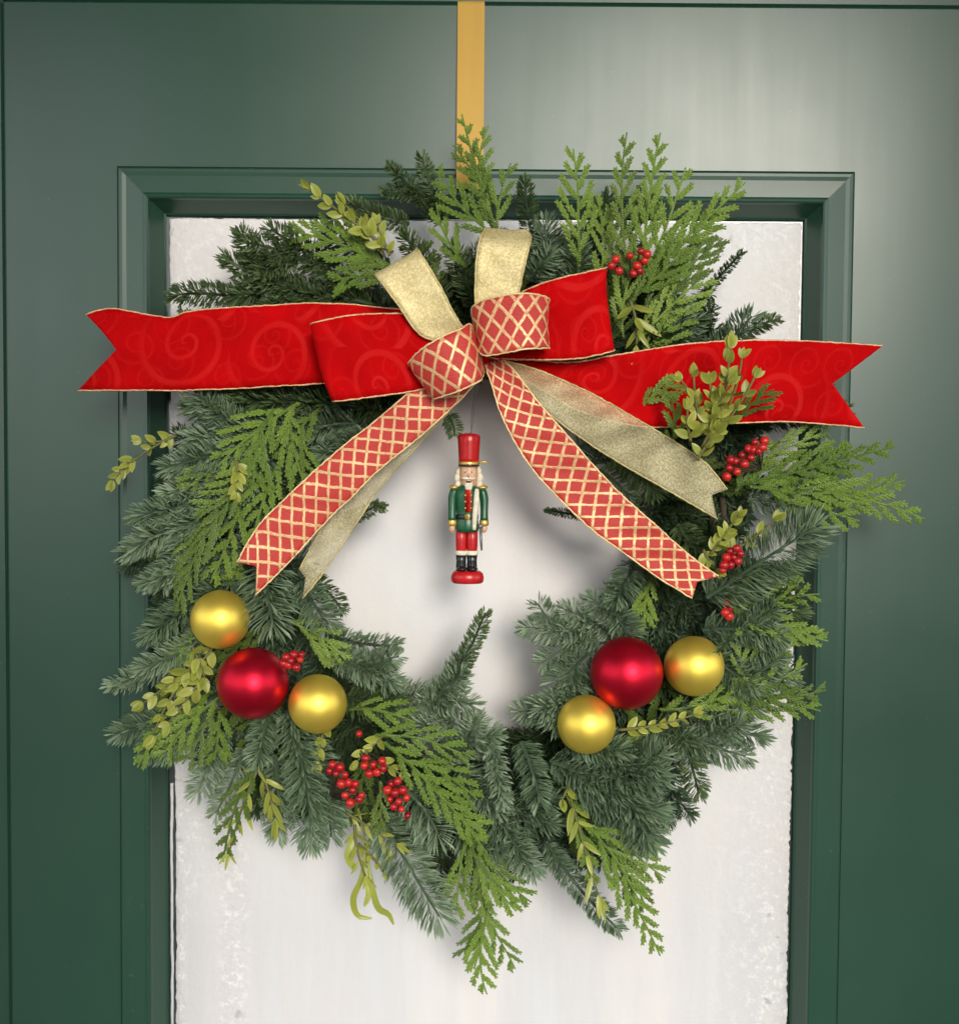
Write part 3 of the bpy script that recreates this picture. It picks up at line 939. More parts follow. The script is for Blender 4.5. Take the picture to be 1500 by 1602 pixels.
# --- fir branches read off the photograph: base, tip, width, heights
FIR = [
 # top left, dark
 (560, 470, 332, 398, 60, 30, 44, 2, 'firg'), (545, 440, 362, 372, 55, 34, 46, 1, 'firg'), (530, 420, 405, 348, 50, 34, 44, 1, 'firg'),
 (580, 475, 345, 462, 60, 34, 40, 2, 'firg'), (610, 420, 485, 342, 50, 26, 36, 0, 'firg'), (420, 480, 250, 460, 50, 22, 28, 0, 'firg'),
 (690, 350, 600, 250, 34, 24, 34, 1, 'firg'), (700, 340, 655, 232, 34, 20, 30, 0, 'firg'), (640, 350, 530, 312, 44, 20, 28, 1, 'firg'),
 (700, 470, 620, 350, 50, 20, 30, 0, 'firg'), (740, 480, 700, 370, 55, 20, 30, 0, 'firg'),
 # top middle
 (850, 440, 818, 268, 40, 18, 28, 0, 'firg'), (880, 470, 845, 325, 70, 28, 44, 0, 'fir'), (890, 480, 905, 350, 70, 28, 40, 0, 'fir'),
 (830, 440, 870, 380, 60, 32, 44, 0, 'fir'), (930, 430, 955, 290, 40, 18, 26, 0, 'firg'),
 # top right
 (1080, 580, 1195, 478, 62, 30, 38, 0, 'fir'), (1120, 540, 1228, 494, 34, 26, 34, 0, 'firg'), (1070, 500, 1166, 388, 20, 22, 30, 0, 'firg'),
 (1020, 560, 1110, 480, 66, 34, 46, 1, 'fir'), (990, 560, 1060, 500, 60, 30, 40, 0, 'firg'),
 # left, down to the baubles
 (600, 640, 275, 640, 70, 26, 30, 2, 'firg'), (560, 660, 270, 690, 72, 30, 34, 2, 'fir'), (480, 650, 235, 740, 60, 30, 40, 1, 'fir'),
 (430, 740, 190, 815, 64, 38, 46, 1, 'fir'), (430, 790, 175, 872, 66, 36, 44, 1, 'fir'), (410, 850, 205, 920, 60, 38, 44, 0, 'fir'),
 (420, 700, 240, 780, 58, 34, 44, 0, 'fir'), (385, 890, 208, 1010, 62, 40, 48, 0, 'fir'), (380, 950, 200, 1060, 60, 38, 44, 0, 'fir'),
 (340, 1040, 155, 1076, 50, 32, 36, 0, 'fir'), (345, 1085, 160, 1156, 56, 32, 36, 1, 'fir'), (320, 1100, 240, 1200, 56, 34, 40, 0, 'fir'),
 (520, 720, 420, 800, 60, 36, 46, 0, 'firg'), (580, 680, 480, 720, 60, 30, 40, 1, 'fir'), (470, 760, 400, 850, 60, 32, 42, 0, 'firg'),
 # bottom left
 (425, 1100, 398, 1215, 56, 52, 60, 0, 'fir'), (452, 1110, 492, 1352, 78, 55, 62, 0, 'fir'), (500, 1190, 522, 1335, 64, 36, 42, 0, 'fir'),
 (430, 1180, 436, 1330, 60, 34, 40, 0, 'fir'), (345, 1140, 300, 1262, 60, 38, 42, 0, 'fir'), (385, 1170, 330, 1290, 50, 34, 38, 0, 'fir'),
 (480, 1150, 540, 1300, 60, 34, 40, 0, 'fir'),
 # inner left, by the baubles
 (415, 880, 432, 1015, 100, 55, 66, 0, 'fir'), (470, 910, 530, 1000, 70, 46, 54, 0, 'fir'), (500, 990, 638, 1012, 46, 42, 48, 0, 'fir'),
 (540, 1060, 640, 1020, 46, 38, 44, 0, 'fir'), (520, 1020, 640, 1080, 62, 48, 56, 1, 'fir'), (540, 1090, 660, 1110, 64, 48, 56, 0, 'firg'),
 (480, 900, 545, 965, 40, 36, 44, 0, 'firg'), (590, 790, 607, 796, 22, 30, 36, 0, 'firg'), (700, 650, 715, 690, 34, 36, 40, 0, 'firg'),
 (520, 820, 600, 785, 30, 30, 38, 0, 'firg'),
 # bottom, centre
 (690, 1110, 765, 946, 36, 38, 48, 0, 'firg'), (660, 1130, 740, 1005, 56, 44, 52, 0, 'fir'), (610, 1090, 765, 1105, 70, 44, 52, 1, 'fir'),
 (760, 1160, 650, 1080, 64, 38, 46, 1, 'fir'), (590, 1270, 706, 1466, 92, 50, 60, 0, 'fir'), (630, 1230, 705, 1335, 84, 54, 62, 0, 'fir'),
 (770, 1160, 790, 1275, 46, 60, 68, 0, 'fir'), (815, 1160, 850, 1278, 56, 60, 68, 0, 'fir'), (680, 1190, 800, 1140, 64, 50, 58, 1, 'fir'),
 (770, 1260, 850, 1385, 66, 40, 48, 0, 'fir'), (750, 1240, 890, 1300, 70, 44, 54, 1, 'fir'), (700, 1280, 800, 1370, 66, 38, 46, 1, 'fir'),
 (855, 1320, 980, 1468, 44, 40, 50, 0, 'fir'), (720, 1200, 800, 1290, 66, 48, 56, 0, 'fir'),
 # bottom right
 (890, 1210, 1062, 1285, 96, 52, 64, 2, 'fir'), (920, 1180, 1065, 1225, 90, 52, 62, 1, 'fir'), (920, 1240, 1045, 1340, 84, 46, 56, 1, 'fir'),
 (860, 1190, 960, 1250, 70, 56, 64, 0, 'fir'), (1060, 1130, 1098, 1262, 48, 40, 46, 0, 'firg'), (1040, 1110, 1215, 1160, 66, 42, 48, 1, 'fir'),
 (1010, 1140, 1190, 1190, 62, 40, 46, 1, 'fir'), (880, 1160, 1000, 1180, 66, 56, 62, 0, 'fir'),
 # inner right
 (960, 1010, 800, 978, 54, 46, 54, 2, 'fir'), (975, 1000, 865, 945, 54, 44, 52, 1, 'fir'), (985, 970, 905, 925, 56, 42, 50, 0, 'fir'),
 (1000, 960, 945, 905, 56, 42, 50, 0, 'fir'), (930, 1010, 850, 1085, 70, 46, 54, 1, 'fir'), (930, 1080, 820, 1115, 70, 46, 54, 1, 'fir'),
 (880, 1120, 790, 1110, 56, 40, 46, 0, 'fir'), (960, 960, 1000, 1010, 66, 50, 58, 0, 'fir'), (990, 880, 950, 960, 60, 44, 52, 0, 'fir'),
 # right
 (1105, 935, 1312, 800, 110, 54, 66, 0, 'fir'), (1170, 780, 1300, 775, 62, 38, 44, 1, 'fir'), (1100, 985, 1245, 1000, 64, 40, 46, 1, 'fir'),
 (1140, 945, 1275, 965, 56, 38, 44, 1, 'firg'), (1110, 1050, 1265, 1060, 64, 38, 44, 1, 'fir'), (1090, 1000, 1200, 1090, 64, 36, 44, 0, 'fir'),
 (1180, 660, 1340, 640, 56, 24, 30, 1, 'firg'), (1040, 640, 1000, 740, 60, 34, 42, 0, 'firg'), (960, 700, 1040, 790, 66, 30, 38, 1, 'firg'),
 (1060, 820, 1130, 900, 60, 32, 40, 0, 'firg'), (935, 735, 1000, 800, 54, 30, 38, 0, 'firg'), (990, 830, 848, 797, 18, 26, 32, 0, 'firg'),
 (1050, 780, 1120, 720, 60, 34, 42, 0, 'firg'), (1030, 830, 1000, 930, 60, 34, 44, 0, 'firg'),
]
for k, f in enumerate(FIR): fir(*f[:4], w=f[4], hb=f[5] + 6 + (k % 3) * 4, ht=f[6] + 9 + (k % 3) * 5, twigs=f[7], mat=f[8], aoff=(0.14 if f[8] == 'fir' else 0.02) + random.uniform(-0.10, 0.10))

CED = [
 # top centre, in front of and beside the band
 (775, 370, 682, 268, 48, 46, 54), (772, 360, 764, 196, 40, 44, 52), (780, 370, 800, 256, 36, 50, 56), (770, 350, 708, 228, 36, 42, 50),
 (730, 420, 682, 318, 40, 44, 48), (765, 330, 722, 178, 26, 36, 40),
 # top right mass
 (905, 420, 897, 232, 62, 48, 58), (935, 440, 930, 305, 50, 44, 52), (985, 440, 980, 208, 44, 50, 58), (1005, 430, 1032, 210, 46, 46, 52),
 (1010, 430, 1072, 262, 50, 46, 54), (1020, 420, 1165, 286, 54, 44, 54), (1010, 450, 1130, 338, 66, 48, 56), (1000, 490, 1130, 372, 72, 50, 58),
 (990, 540, 1105, 425, 74, 48, 56), (975, 530, 1000, 400, 60, 44, 50), (1000, 560, 1080, 480, 60, 48, 54), (960, 430, 955, 320, 46, 36, 42),
 (985, 380, 1015, 300, 46, 40, 48), (985, 470, 1060, 400, 66, 52, 60),
 # top left
 (620, 420, 440, 358, 62, 44, 50), (600, 440, 520, 440, 44, 46, 50), (600, 390, 500, 345, 50, 42, 48), (610, 430, 560, 400, 44, 48, 52),
 # left cascade
 (470, 630, 340, 730, 72, 48, 58), (450, 640, 480, 770, 62, 48, 56), (430, 640, 400, 770, 66, 50, 60), (420, 690, 300, 800, 64, 46, 54),
 (390, 750, 278, 962, 66, 54, 62), (375, 790, 330, 912, 56, 54, 62), (440, 720, 395, 860, 60, 50, 58), (350, 800, 272, 935, 50, 52, 58),
 (320, 960, 262, 1050, 46, 50, 54), (500, 640, 440, 720, 60, 46, 54), (360, 720, 290, 770, 50, 44, 50), (360, 860, 366, 905, 34, 46, 50),
 # lower left
 (335, 1080, 215, 1200, 56, 48, 54), (345, 1090, 250, 1190, 56, 50, 56), (335, 1110, 285, 1196, 56, 50, 56), (345, 1110, 335, 1190, 46, 50, 56),
 (450, 970, 545, 1036, 50, 56, 62), (480, 985, 530, 1030, 40, 54, 60), (310, 1000, 270, 1070, 40, 44, 50),
 (400, 1190, 350, 1350, 40, 50, 52),
 # bottom
 (585, 1150, 742, 1188, 56, 62, 70), (600, 1160, 762, 1335, 56, 62, 72), (640, 1190, 748, 1252, 56, 60, 68), (690, 1250, 762, 1300, 46, 60, 66),
 (595, 1220, 590, 1305, 34, 58, 62), (748, 1330, 765, 1450, 40, 58, 60), (764, 1425, 761, 1553, 46, 58, 58), (766, 1428, 806, 1516, 40, 58, 60), (763, 1422, 742, 1514, 36, 58, 60), (758, 1405, 716, 1497, 36, 56, 58), (740, 1330, 806, 1425, 50, 56, 62), (730, 1310, 715, 1430, 56, 52, 58),
 (760, 1320, 830, 1410, 50, 50, 56), (545, 1110, 650, 1130, 50, 56, 62), (730, 1300, 760, 1420, 66, 58, 62),
 # bottom right
 (885, 1240, 930, 1385, 36, 60, 64), (925, 1290, 1040, 1372, 56, 56, 62), (930, 1310, 1032, 1495, 50, 56, 58), (920, 1290, 1000, 1410, 56, 58, 62),
 (960, 1340, 1010, 1420, 44, 54, 58),
 # right fan
 (1150, 760, 1402, 698, 56, 46, 54), (1170, 760, 1415, 752, 64, 48, 56), (1220, 760, 1446, 812, 56, 50, 56), (1180, 750, 1345, 815, 62, 48, 56),
 (1150, 770, 1210, 690, 50, 44, 50), (1200, 740, 1330, 700, 60, 44, 52), (1160, 740, 1300, 670, 54, 40, 46),
 # right, lower
 (1120, 940, 1294, 1002, 56, 44, 52), (1140, 1050, 1290, 985, 46, 42, 50), (1110, 1070, 1292, 1080, 52, 46, 54), (1080, 1110, 1262, 1038, 50, 48, 56),
 (1090, 1115, 1282, 1112, 56, 46, 54), (1120, 970, 1280, 930, 50, 40, 48), (1030, 1110, 1180, 1060, 42, 46, 52), (940, 1190, 1015, 1158, 44, 58, 62),
 (1150, 960, 1220, 1040, 50, 44, 50), (1170, 1090, 1160, 980, 36, 46, 52), (1020, 900, 1010, 980, 46, 46, 52), (1000, 640, 1060, 600, 40, 60, 76),
 (1150, 660, 1210, 610, 40, 58, 88), (1050, 700, 1045, 615, 36, 60, 88),
 (1150, 920, 1250, 900, 50, 38, 46), (960, 560, 1010, 640, 50, 40, 46),
]
for i, c in enumerate(CED):
    deep = (i % 5 == 3)
    cedar(*c[:4], w=c[4], hb=c[5] + 7, ht=c[6] + 7, mat='cedard' if deep else 'cedar', aoff=random.uniform(-0.14, 0.10))
# deeper filler sprays of cedar
for k in range(34):
    for _ in range(200):
        th = random.uniform(0, 2 * math.pi); r_ = random.uniform(0.8, 1.2)
        cx, cy = 735 + 395 * r_ * math.cos(th), 870 + 420 * r_ * math.sin(th)
        d = nrm(np.array([math.cos(th) * (0.8 if cy < 1000 else 0.5), math.sin(th) * 0.6 + (0.5 if cy > 600 else -0.3)]) + rng.normal(0, 0.25, 2))
        t0 = (cx + d[0] * 130, cy + d[1] * 130)
        if inside((cx, cy), OUT) and not inside((cx, cy), HOLE) and inside(t0, OUT) and not inside(t0, HOLE): break
    cedar(cx, cy, *t0, w=62, hb=24, ht=34, mat='cedard', aoff=-0.05)

BOX = [
 (615, 395, 484, 296, 8, 58, 66, 1.15, False), (600, 400, 540, 320, 5, 58, 64, 1.1, False), (610, 400, 590, 350, 4, 58, 62, 1.0, False),
 (1098, 700, 1142, 545, 9, 92, 112, 1.25, False), (1110, 690, 1180, 590, 5, 92, 106, 1.0, False), (1100, 680, 1085, 590, 4, 92, 106, 1.0, False),
 (1090, 720, 1130, 660, 5, 90, 98, 1.2, False), (1105, 690, 1110, 600, 5, 94, 108, 1.1, False), (1115, 680, 1160, 560, 5, 92, 106, 0.95, False),
 (1095, 640, 1065, 595, 3, 94, 104, 0.9, False), (1110, 650, 1140, 600, 4, 96, 112, 1.1, False), (1080, 690, 1075, 640, 3, 92, 100, 1.1, False),
 (300, 1010, 320, 1060, 4, 60, 66, 1.2, False), (290, 1060, 240, 1150, 4, 58, 62, 1.15, False),
 (215, 715, 178, 752, 5, 36, 42, 0.95, False), (280, 680, 205, 725, 3, 34, 38, 0.9, False), (270, 690, 222, 690, 3, 34, 40, 0.9, False),
 (320, 1030, 225, 1100, 6, 60, 64, 1.25, False), (325, 1050, 265, 1130, 5, 60, 64, 1.3, False), (335, 1010, 290, 1060, 4, 58, 62, 1.1, False),
 (965, 1142, 1085, 1118, 7, 70, 74, 1.0, False), (1110, 870, 1155, 808, 6, 64, 72, 1.1, False), (1130, 870, 1210, 815, 4, 60, 68, 1.1, False),
 (555, 1290, 572, 1370, 4, 56, 60, 0.7, True), (540, 1270, 620, 1320, 4, 54, 58, 0.7, True), (560, 1320, 600, 1365, 4, 54, 58, 0.8, False),
 (415, 1180, 360, 1330, 7, 52, 54, 0.8, True), (410, 1210, 430, 1280, 4, 50, 54, 1.0, True), (890, 1240, 935, 1400, 6, 62, 66, 0.9, True),
 (510, 1130, 495, 1190, 4, 58, 64, 1.0, False), (600, 1150, 560, 1190, 4, 60, 64, 1.0, False), (590, 1190, 625, 1210, 3, 60, 62, 1.0, False),
 (370, 720, 370, 770, 4, 60, 66, 1.1, False), (890, 1230, 880, 1250, 2, 66, 70, 1.0, False), (985, 470, 995, 540, 4, 56, 60, 1.0, True),
 (1100, 860, 1120, 890, 3, 62, 68, 1.0, False),
]
for q in BOX: boxwood(*q[:4], pairs=q[4], hb=q[5] + 6, ht=q[6] + 6, size=q[7], long=q[8])

mb = MB()
def blade(pts, wmax, h0, tone):
    n = 16
    pp = catmull([P(x, y, h0 + 5 * math.sin(i * 1.3)) for i, (x, y) in enumerate(pts)], n)
    T = nrm(np.gradient(pp, axis=0))
    sd = nrm(np.cross(T, np.array([0.25, -1.0, 0.15])))
    t = np.linspace(0, 1, n)
    w = wmax * 0.0005 * np.sin(math.pi * (0.08 + 0.90 * t)) ** 0.6 * (0.45 + 0.55 * t)
    V = []
    for k in range(n):
        V += [pp[k] - sd[k] * w[k] + np.array([0, -0.0007, 0]), pp[k], pp[k] + sd[k] * w[k] + np.array([0, -0.0007, 0])]
    Fc = []
    for k in range(n - 1):
        a = 3 * k
        Fc += [(a, a + 1, a + 4, a + 3), (a + 1, a + 2, a + 5, a + 4)]
    mb.add(V, Fc, np.repeat(np.clip(tone + 0.25 * t, 0, 1), 3))
blade([(573, 1325), (566, 1372), (553, 1405), (560, 1432), (582, 1436)], 6.5, 57, 0.25)
blade([(576, 1345), (583, 1390), (592, 1420), (608, 1430), (616, 1446)], 6.5, 59, 0.2)
blade([(570, 1350), (577, 1395), (570, 1418)], 6, 60, 0.4)
blade([(560, 1300), (545, 1335), (556, 1362)], 8, 60, 0.3)
blade([(585, 1310), (608, 1335), (600, 1362)], 8, 60, 0.35)
add_tube(mb, catmull([P(560, 1265, 54), P(570, 1305, 57), P(574, 1350, 58)], 8), 0.0010, 6, 0.2)
tag(mb.build("mistletoe_sprig", MAT['leaf'], wreath), "curled yellow-green sprig hanging at the bottom")
# ------------------------------------------------------------------ berries
def berry_mesh():
    mb = MB(); add_ball(mb, (0, 0, 0), 0.0033, 14, 9)
    me = bpy.data.meshes.new("berry")
    me.from_pydata(np.concatenate(mb.v).tolist(), [], mb.f)
    me.materials.append(MAT['berry'])
    me.polygons.foreach_set("use_smooth", [True] * len(me.polygons))
    return me
BERRY = berry_mesh()
def berries(pts, h, label, root):
    c = np.mean(np.array(pts), axis=0)
    e = empty("berry_cluster", P(root[0], root[1], h - 16))
    tag(e, label, "berries", "red berry clusters tucked into the wreath")
    mb = MB()
    r0 = P(root[0], root[1], h - 14)
    for i, (x, y) in enumerate(pts):
        hh = h + 9 + random.uniform(-3, 4)
        p = P(x, y, hh)
        o = bpy.data.objects.new("berry", BERRY)
        COL.objects.link(o); o.parent = e
        o.location = p - ORG[e.name]
        o.scale = [(z := random.uniform(0.72, 1.10)), z * random.uniform(0.9, 1.05), z * random.uniform(0.9, 1.05)]
        o.rotation_euler = (random.uniform(0, 3), random.uniform(0, 3), 0)
        add_tube(mb, bez(r0, (r0 + p) / 2 + np.array([0, -0.002, 0.002]), p, 6), 0.0005, 4)
    mb.build("stem", MAT['bark'], e)
berries([(963, 406), (968, 424), (985, 400), (1002, 393), (1008, 408), (996, 416), (990, 428), (1012, 398), (956, 416), (1000, 424)], 62,
        "bunch of red berries beside the upper right red ribbon loop", (985, 440))
berries([(1195, 690), (1180, 692), (1170, 702), (1186, 706), (1160, 712), (1174, 716), (1192, 700), (1150, 722), (1164, 726), (1140, 732), (1152, 738), (1136, 746), (1178, 704), (1142, 720)], 72,
        "long cluster of red berries just right of the sheer gold tail's end", (1190, 735))
berries([(1142, 862), (1152, 858), (1136, 872), (1148, 872), (1158, 866), (1132, 884), (1142, 884), (1154, 878), (1130, 892)], 76,
        "red berries at the tip of the right lattice ribbon tail", (1150, 900))
berries([(448, 1028), (460, 1024), (470, 1032), (452, 1040), (464, 1044), (472, 1024), (456, 1034), (444, 1038)], 82,
        "small bunch of red berries touching the left crimson bauble", (470, 1050))
berries([(520, 1196), (532, 1200), (526, 1210), (540, 1212), (545, 1224), (534, 1226), (552, 1236), (540, 1244), (562, 1250), (548, 1256), (516, 1206), (556, 1226), (566, 1244)], 72,
        "dense cluster of red berries below the left lower gold bauble", (520, 1250))
berries([(562, 1148), (572, 1186), (584, 1196), (598, 1190), (590, 1208), (578, 1210), (570, 1198), (600, 1202)], 74,
        "loose red berries on a stem just above the bottom berry bunches", (560, 1170))
berries([(612, 1226), (622, 1222), (606, 1236), (618, 1240), (630, 1236), (610, 1250), (624, 1254), (636, 1248), (628, 1266), (638, 1276), (616, 1262)], 70,
        "red berries hanging lowest, beside the light green cedar spray", (600, 1230))
berries([(1136, 944), (1142, 952), (1134, 958), (1140, 964)], 58,
        "few red berries half hidden above the right gold bauble", (1145, 970))

# ------------------------------------------------------------------ baubles
def bauble(x, y, r, h, mat, label, capdir):
    c = P(x, y, h)
    R = r * 0.0005 * (D - h * 0.001) / D
    e = empty("bauble", c)
    tag(e, label, "bauble", "shiny baubles wired onto the wreath")
    mb = MB(); add_ball(mb, c, R, 48, 30); mb.build("ball", MAT[mat], e)
    mb = MB()
    d = nrm(np.array(capdir, float))
    add_tube(mb, [c + d * (R - 0.0012), c + d * (R + 0.004), c + d * (R + 0.0055)], [0.0055, 0.0055, 0.0035], 14)
    add_tube(mb, [c + d * (R + 0.005) + q for q in (np.array([math.cos(t) * 0.0032, 0, 0]) + d * 0.0034 * (1 + math.sin(t)) for t in np.linspace(0, 6.28, 14))], 0.0005, 5)
    mb.build("cap", MAT['brass'], e)
bauble(345, 969, 46, 74, 'goldball', "gold bauble under the left lattice ribbon end", (0.1, 0.9, 0.35))
bauble(396, 1069, 56, 80, 'redball', "crimson bauble between two gold ones on the left of the wreath", (0.1, 0.9, 0.3))
bauble(497, 1101, 46, 78, 'goldball', "gold bauble below the small berry bunch, right of the left crimson bauble", (0.1, 0.9, 0.35))
bauble(917, 1133, 46, 82, 'goldball', "gold bauble beside a yellow-green boxwood sprig, under the right crimson bauble", (0.1, 0.9, 0.3))
bauble(980, 1053, 57, 80, 'redball', "crimson bauble between two gold ones on the right of the wreath", (0.1, 0.9, 0.3))
bauble(1085, 1042, 47, 72, 'goldball', "gold bauble crossed by a dark sprig tip, right of the right crimson bauble", (0.1, 0.9, 0.3))
# the dark sprig tip that crosses the right gold bauble
fir(1146, 992, 1116, 1026, w=15, hb=92, ht=99, mat='firg', dens=1.6)

# ------------------------------------------------------------------ bow
KN = P(752, 555, 92)
bow = empty("ribbon_bow", KN)
tag(bow, "big Christmas bow of red velvet, red and gold lattice and gold ribbons across the wreath", "bow")

def ribbon(name, Lp, Rp, mat, label=None, n=70, m=10, notch=0.0, rip=0.0012, ripn=3.0, edge='wire', seed=1, er=0.00062):
    Lc, Rc = catmull([P(*q) for q in Lp], n * 3), catmull([P(*q) for q in Rp], n * 3)
    tt = np.linspace(0, 1, m + 1)
    N3 = n * 3 - 1
    mid = (Lc + Rc) / 2
    cl = np.concatenate([[0], np.cumsum(np.linalg.norm(np.diff(mid, axis=0), axis=1))])
    V = np.empty((n, m + 1, 3)); UV = np.empty((n, m + 1, 2))
    wid = np.mean(np.linalg.norm(Lc - Rc, axis=1))
    nv = nrm(np.cross(np.gradient(mid, axis=0), Rc - Lc))
    r = np.random.default_rng(seed)
    ph = r.uniform(0, 6.28, 4)
    for j, t in enumerate(tt):
        send = 1 - notch * (1 - abs(2 * t - 1))
        s = np.linspace(0, 1, n) * send
        k = s * N3
        i0 = np.clip(k.astype(int), 0, N3 - 1); f = (k - i0)[:, None]
        A = Lc[i0] * (1 - f) + Lc[i0 + 1] * f
        B = Rc[i0] * (1 - f) + Rc[i0 + 1] * f
        nn_ = nv[i0]
        rp = rip * (np.sin(s * ripn * 6.28 + ph[0] + 1.7 * t) + 0.6 * np.sin(s * ripn * 13.1 + ph[1] - 3.0 * t) + 0.35 * np.sin(s * ripn * 25 + ph[2] + 5 * t))
        rp = (rp + rip * 0.5 * np.sin(s * 47 + 9 * t + ph[3]) * np.abs(np.sin(s * 5 + ph[1]))) * np.minimum(1, s * 6)
        cup = 0.0010 * (1 - (2 * t - 1) ** 2)
        V[:, j] = A * (1 - t) + B * t + nn_ * (rp + cup)[:, None]
        UV[:, j, 0] = np.interp(s * N3, np.arange(N3 + 1), cl) + 0.37 * seed
        UV[:, j, 1] = t * wid + 0.21 * seed
    Fc = []
    for i in range(n - 1):
        for j in range(m):
            a = i * (m + 1) + j
            Fc.append((a, a + 1, a + m + 2, a + m + 1))
    mb = MB(); mb.add(V.reshape(-1, 3), Fc, 0.5, UV.reshape(-1, 2))
    o = mb.build(name, MAT[mat], bow)
    if label: o['label'] = label
    sm = o.modifiers.new("thick", 'SOLIDIFY'); sm.thickness = 0.0005; sm.offset = 0
    if edge:
        mb = MB()
        for j in (0, m):
            q = V[:, j] + r.normal(0, 0.00012, (n, 3))
            add_tube(mb, q, er * r.uniform(0.8, 1.2, n), 6)
        U = np.concatenate(mb.v)
        mb.uv = [U[:, [0, 2]]]
        mb.build("wired_edge", MAT[edge], o)
    return o

# red velvet tails (knot -> end), upper edge then lower edge
ribbon("velvet_tail",
  [(740, 520, 74), (660, 490, 72), (590, 480, 66), (500, 475, 64), (400, 479, 66), (300, 486, 66), (270, 495, 62), (245, 494, 62), (190, 484, 66), (165, 484, 68), (136, 493, 70)],
  [(740, 600, 74), (660, 600, 72), (590, 598, 66), (500, 600, 64), (400, 606, 66), (300, 610, 66), (265, 611, 66), (240, 611, 66), (190, 611, 68), (160, 611, 70), (122, 611, 72)],
  'velvet', "long red velvet tail with a notched end, reaching left", n=110, notch=0.085, rip=0.0017, ripn=1.6, seed=1)
ribbon("velvet_tail",
  [(760, 540, 78), (830, 562, 80), (900, 566, 80), (960, 556, 76), (1060, 540, 74), (1150, 533, 74), (1250, 533, 76), (1380, 541, 80)],
  [(760, 580, 78), (830, 600, 76), (900, 640, 74), (980, 664, 72), (1060, 668, 70), (1150, 662, 70), (1240, 660, 72), (1350, 669, 78)],
  'velvet', "long red velvet tail with a notched end, reaching right", n=110, notch=0.10, rip=0.0015, ripn=1.3, seed=2)
# red velvet loops: out, round the fold, back behind
ribbon("velvet_loop",
  [(745, 535, 92), (700, 505, 96), (650, 492, 98), (560, 492, 99), (500, 503, 98), (488, 507, 93), (496, 508, 86), (560, 498, 80), (650, 505, 78), (740, 540, 80)],
  [(745, 585, 92), (700, 600, 96), (650, 611, 98), (590, 620, 99), (534, 627, 98), (520, 628, 93), (528, 626, 86), (590, 614, 80), (650, 600, 78), (740, 580, 80)],
  'velvet', "red velvet loop folded left of the knot", n=90, rip=0.0006, ripn=2, seed=3)
ribbon("velvet_loop",
  [(765, 525, 92), (800, 470, 92), (840, 446, 96), (890, 432, 99), (935, 422, 100), (947, 419, 94), (938, 424, 87), (890, 440, 82), (830, 470, 80), (770, 530, 80)],
  [(765, 560, 92), (810, 562, 92), (860, 563, 96), (910, 560, 99), (952, 551, 100), (963, 547, 94), (952, 546, 87), (900, 548, 82), (840, 552, 80), (770, 560, 80)],
  'velvet', "red velvet loop folded upward right of the knot", n=90, rip=0.0008, ripn=2, seed=4)
# gold glitter loops
ribbon("gold_loop",
  [(742, 545, 90), (690, 535, 100), (655, 522, 104), (625, 480, 106), (595, 440, 104), (588, 430, 99), (600, 432, 92), (640, 490, 86), (700, 545, 82), (742, 560, 82)],
  [(752, 535, 90), (735, 525, 100), (715, 500, 104), (690, 450, 106), (660, 400, 104), (650, 389, 99), (658, 396, 92), (690, 455, 86), (730, 520, 82), (752, 545, 82)],
  'goldrib', "gold glitter loop leaning left above the knot", n=80, rip=0.0005, ripn=2, edge='wiresheer', seed=5)
ribbon("gold_loop",
  [(752, 540, 92), (746, 500, 100), (743, 460, 104), (745, 410, 106), (750, 376, 104), (756, 362, 98), (760, 360, 90), (756, 420, 84), (756, 480, 82), (756, 545, 82)],
  [(770, 540, 92), (800, 500, 100), (812, 455, 104), (822, 410, 106), (828, 384, 104), (830, 370, 98), (818, 362, 90), (806, 420, 84), (790, 480, 82), (766, 545, 82)],
  'goldrib', "gold glitter loop standing upright above the knot", n=80, rip=0.0005, ripn=2, edge='wiresheer', seed=6)
# sheer gold tails
ribbon("sheer_tail",
  [(770, 560, 86), (830, 575, 92), (880, 595, 92), (930, 618, 90), (1000, 658, 88), (1060, 694, 88), (1105, 726, 90), (1137, 766, 92)],
  [(762, 565, 86), (800, 592, 90), (836, 628, 90), (880, 664, 88), (940, 706, 86), (1000, 742, 86), (1060, 776, 88), (1122, 812, 92)],
  'sheer', "sheer gold tail falling to the right over red velvet", n=90, notch=0.05, rip=0.0014, ripn=2.2, edge='wiresheer', seed=7)
ribbon("sheer_tail",
  [(735, 566, 82), (670, 630, 76), (590, 712, 74), (520, 800, 74), (468, 890, 76)],
  [(748, 575, 82), (732, 612, 78), (667, 682, 74), (600, 757, 72), (566, 806, 72), (514, 884, 72), (473, 938, 74)],
  'sheer', "sheer gold tail behind the left lattice tail", n=80, notch=0.03, rip=0.0012, ripn=2, edge='wiresheer', seed=8)
# lattice tails
ribbon("lattice_tail",
  [(738, 560, 92), (690, 580, 96), (650, 606, 95), (590, 656, 92), (520, 712, 90), (440, 786, 90), (402, 826, 92), (371, 880, 94)],
  [(752, 572, 92), (738, 606, 96), (667, 674, 95), (593, 735, 92), (550, 778, 90), (514, 812, 88), (450, 882, 90), (400, 931, 92)],
  'lattice', "red ribbon tail with gold lattice falling to the lower left", n=100, notch=0.05, rip=0.0007, ripn=2, edge='wiregold', seed=9)
ribbon("lattice_tail",
  [(785, 560, 92), (806, 582, 96), (838, 624, 96), (884, 678, 94), (960, 762, 92), (1030, 826, 90), (1080, 870, 90), (1124, 902, 92)],
  [(758, 568, 92), (768, 600, 94), (790, 662, 94), (836, 738, 92), (916, 820, 90), (980, 868, 90), (1030, 904, 90), (1082, 936, 92)],
  'lattice', "red ribbon tail with gold lattice falling to the lower right", n=100, notch=0.03, rip=0.0010, ripn=2.4, edge='wiregold', seed=10)
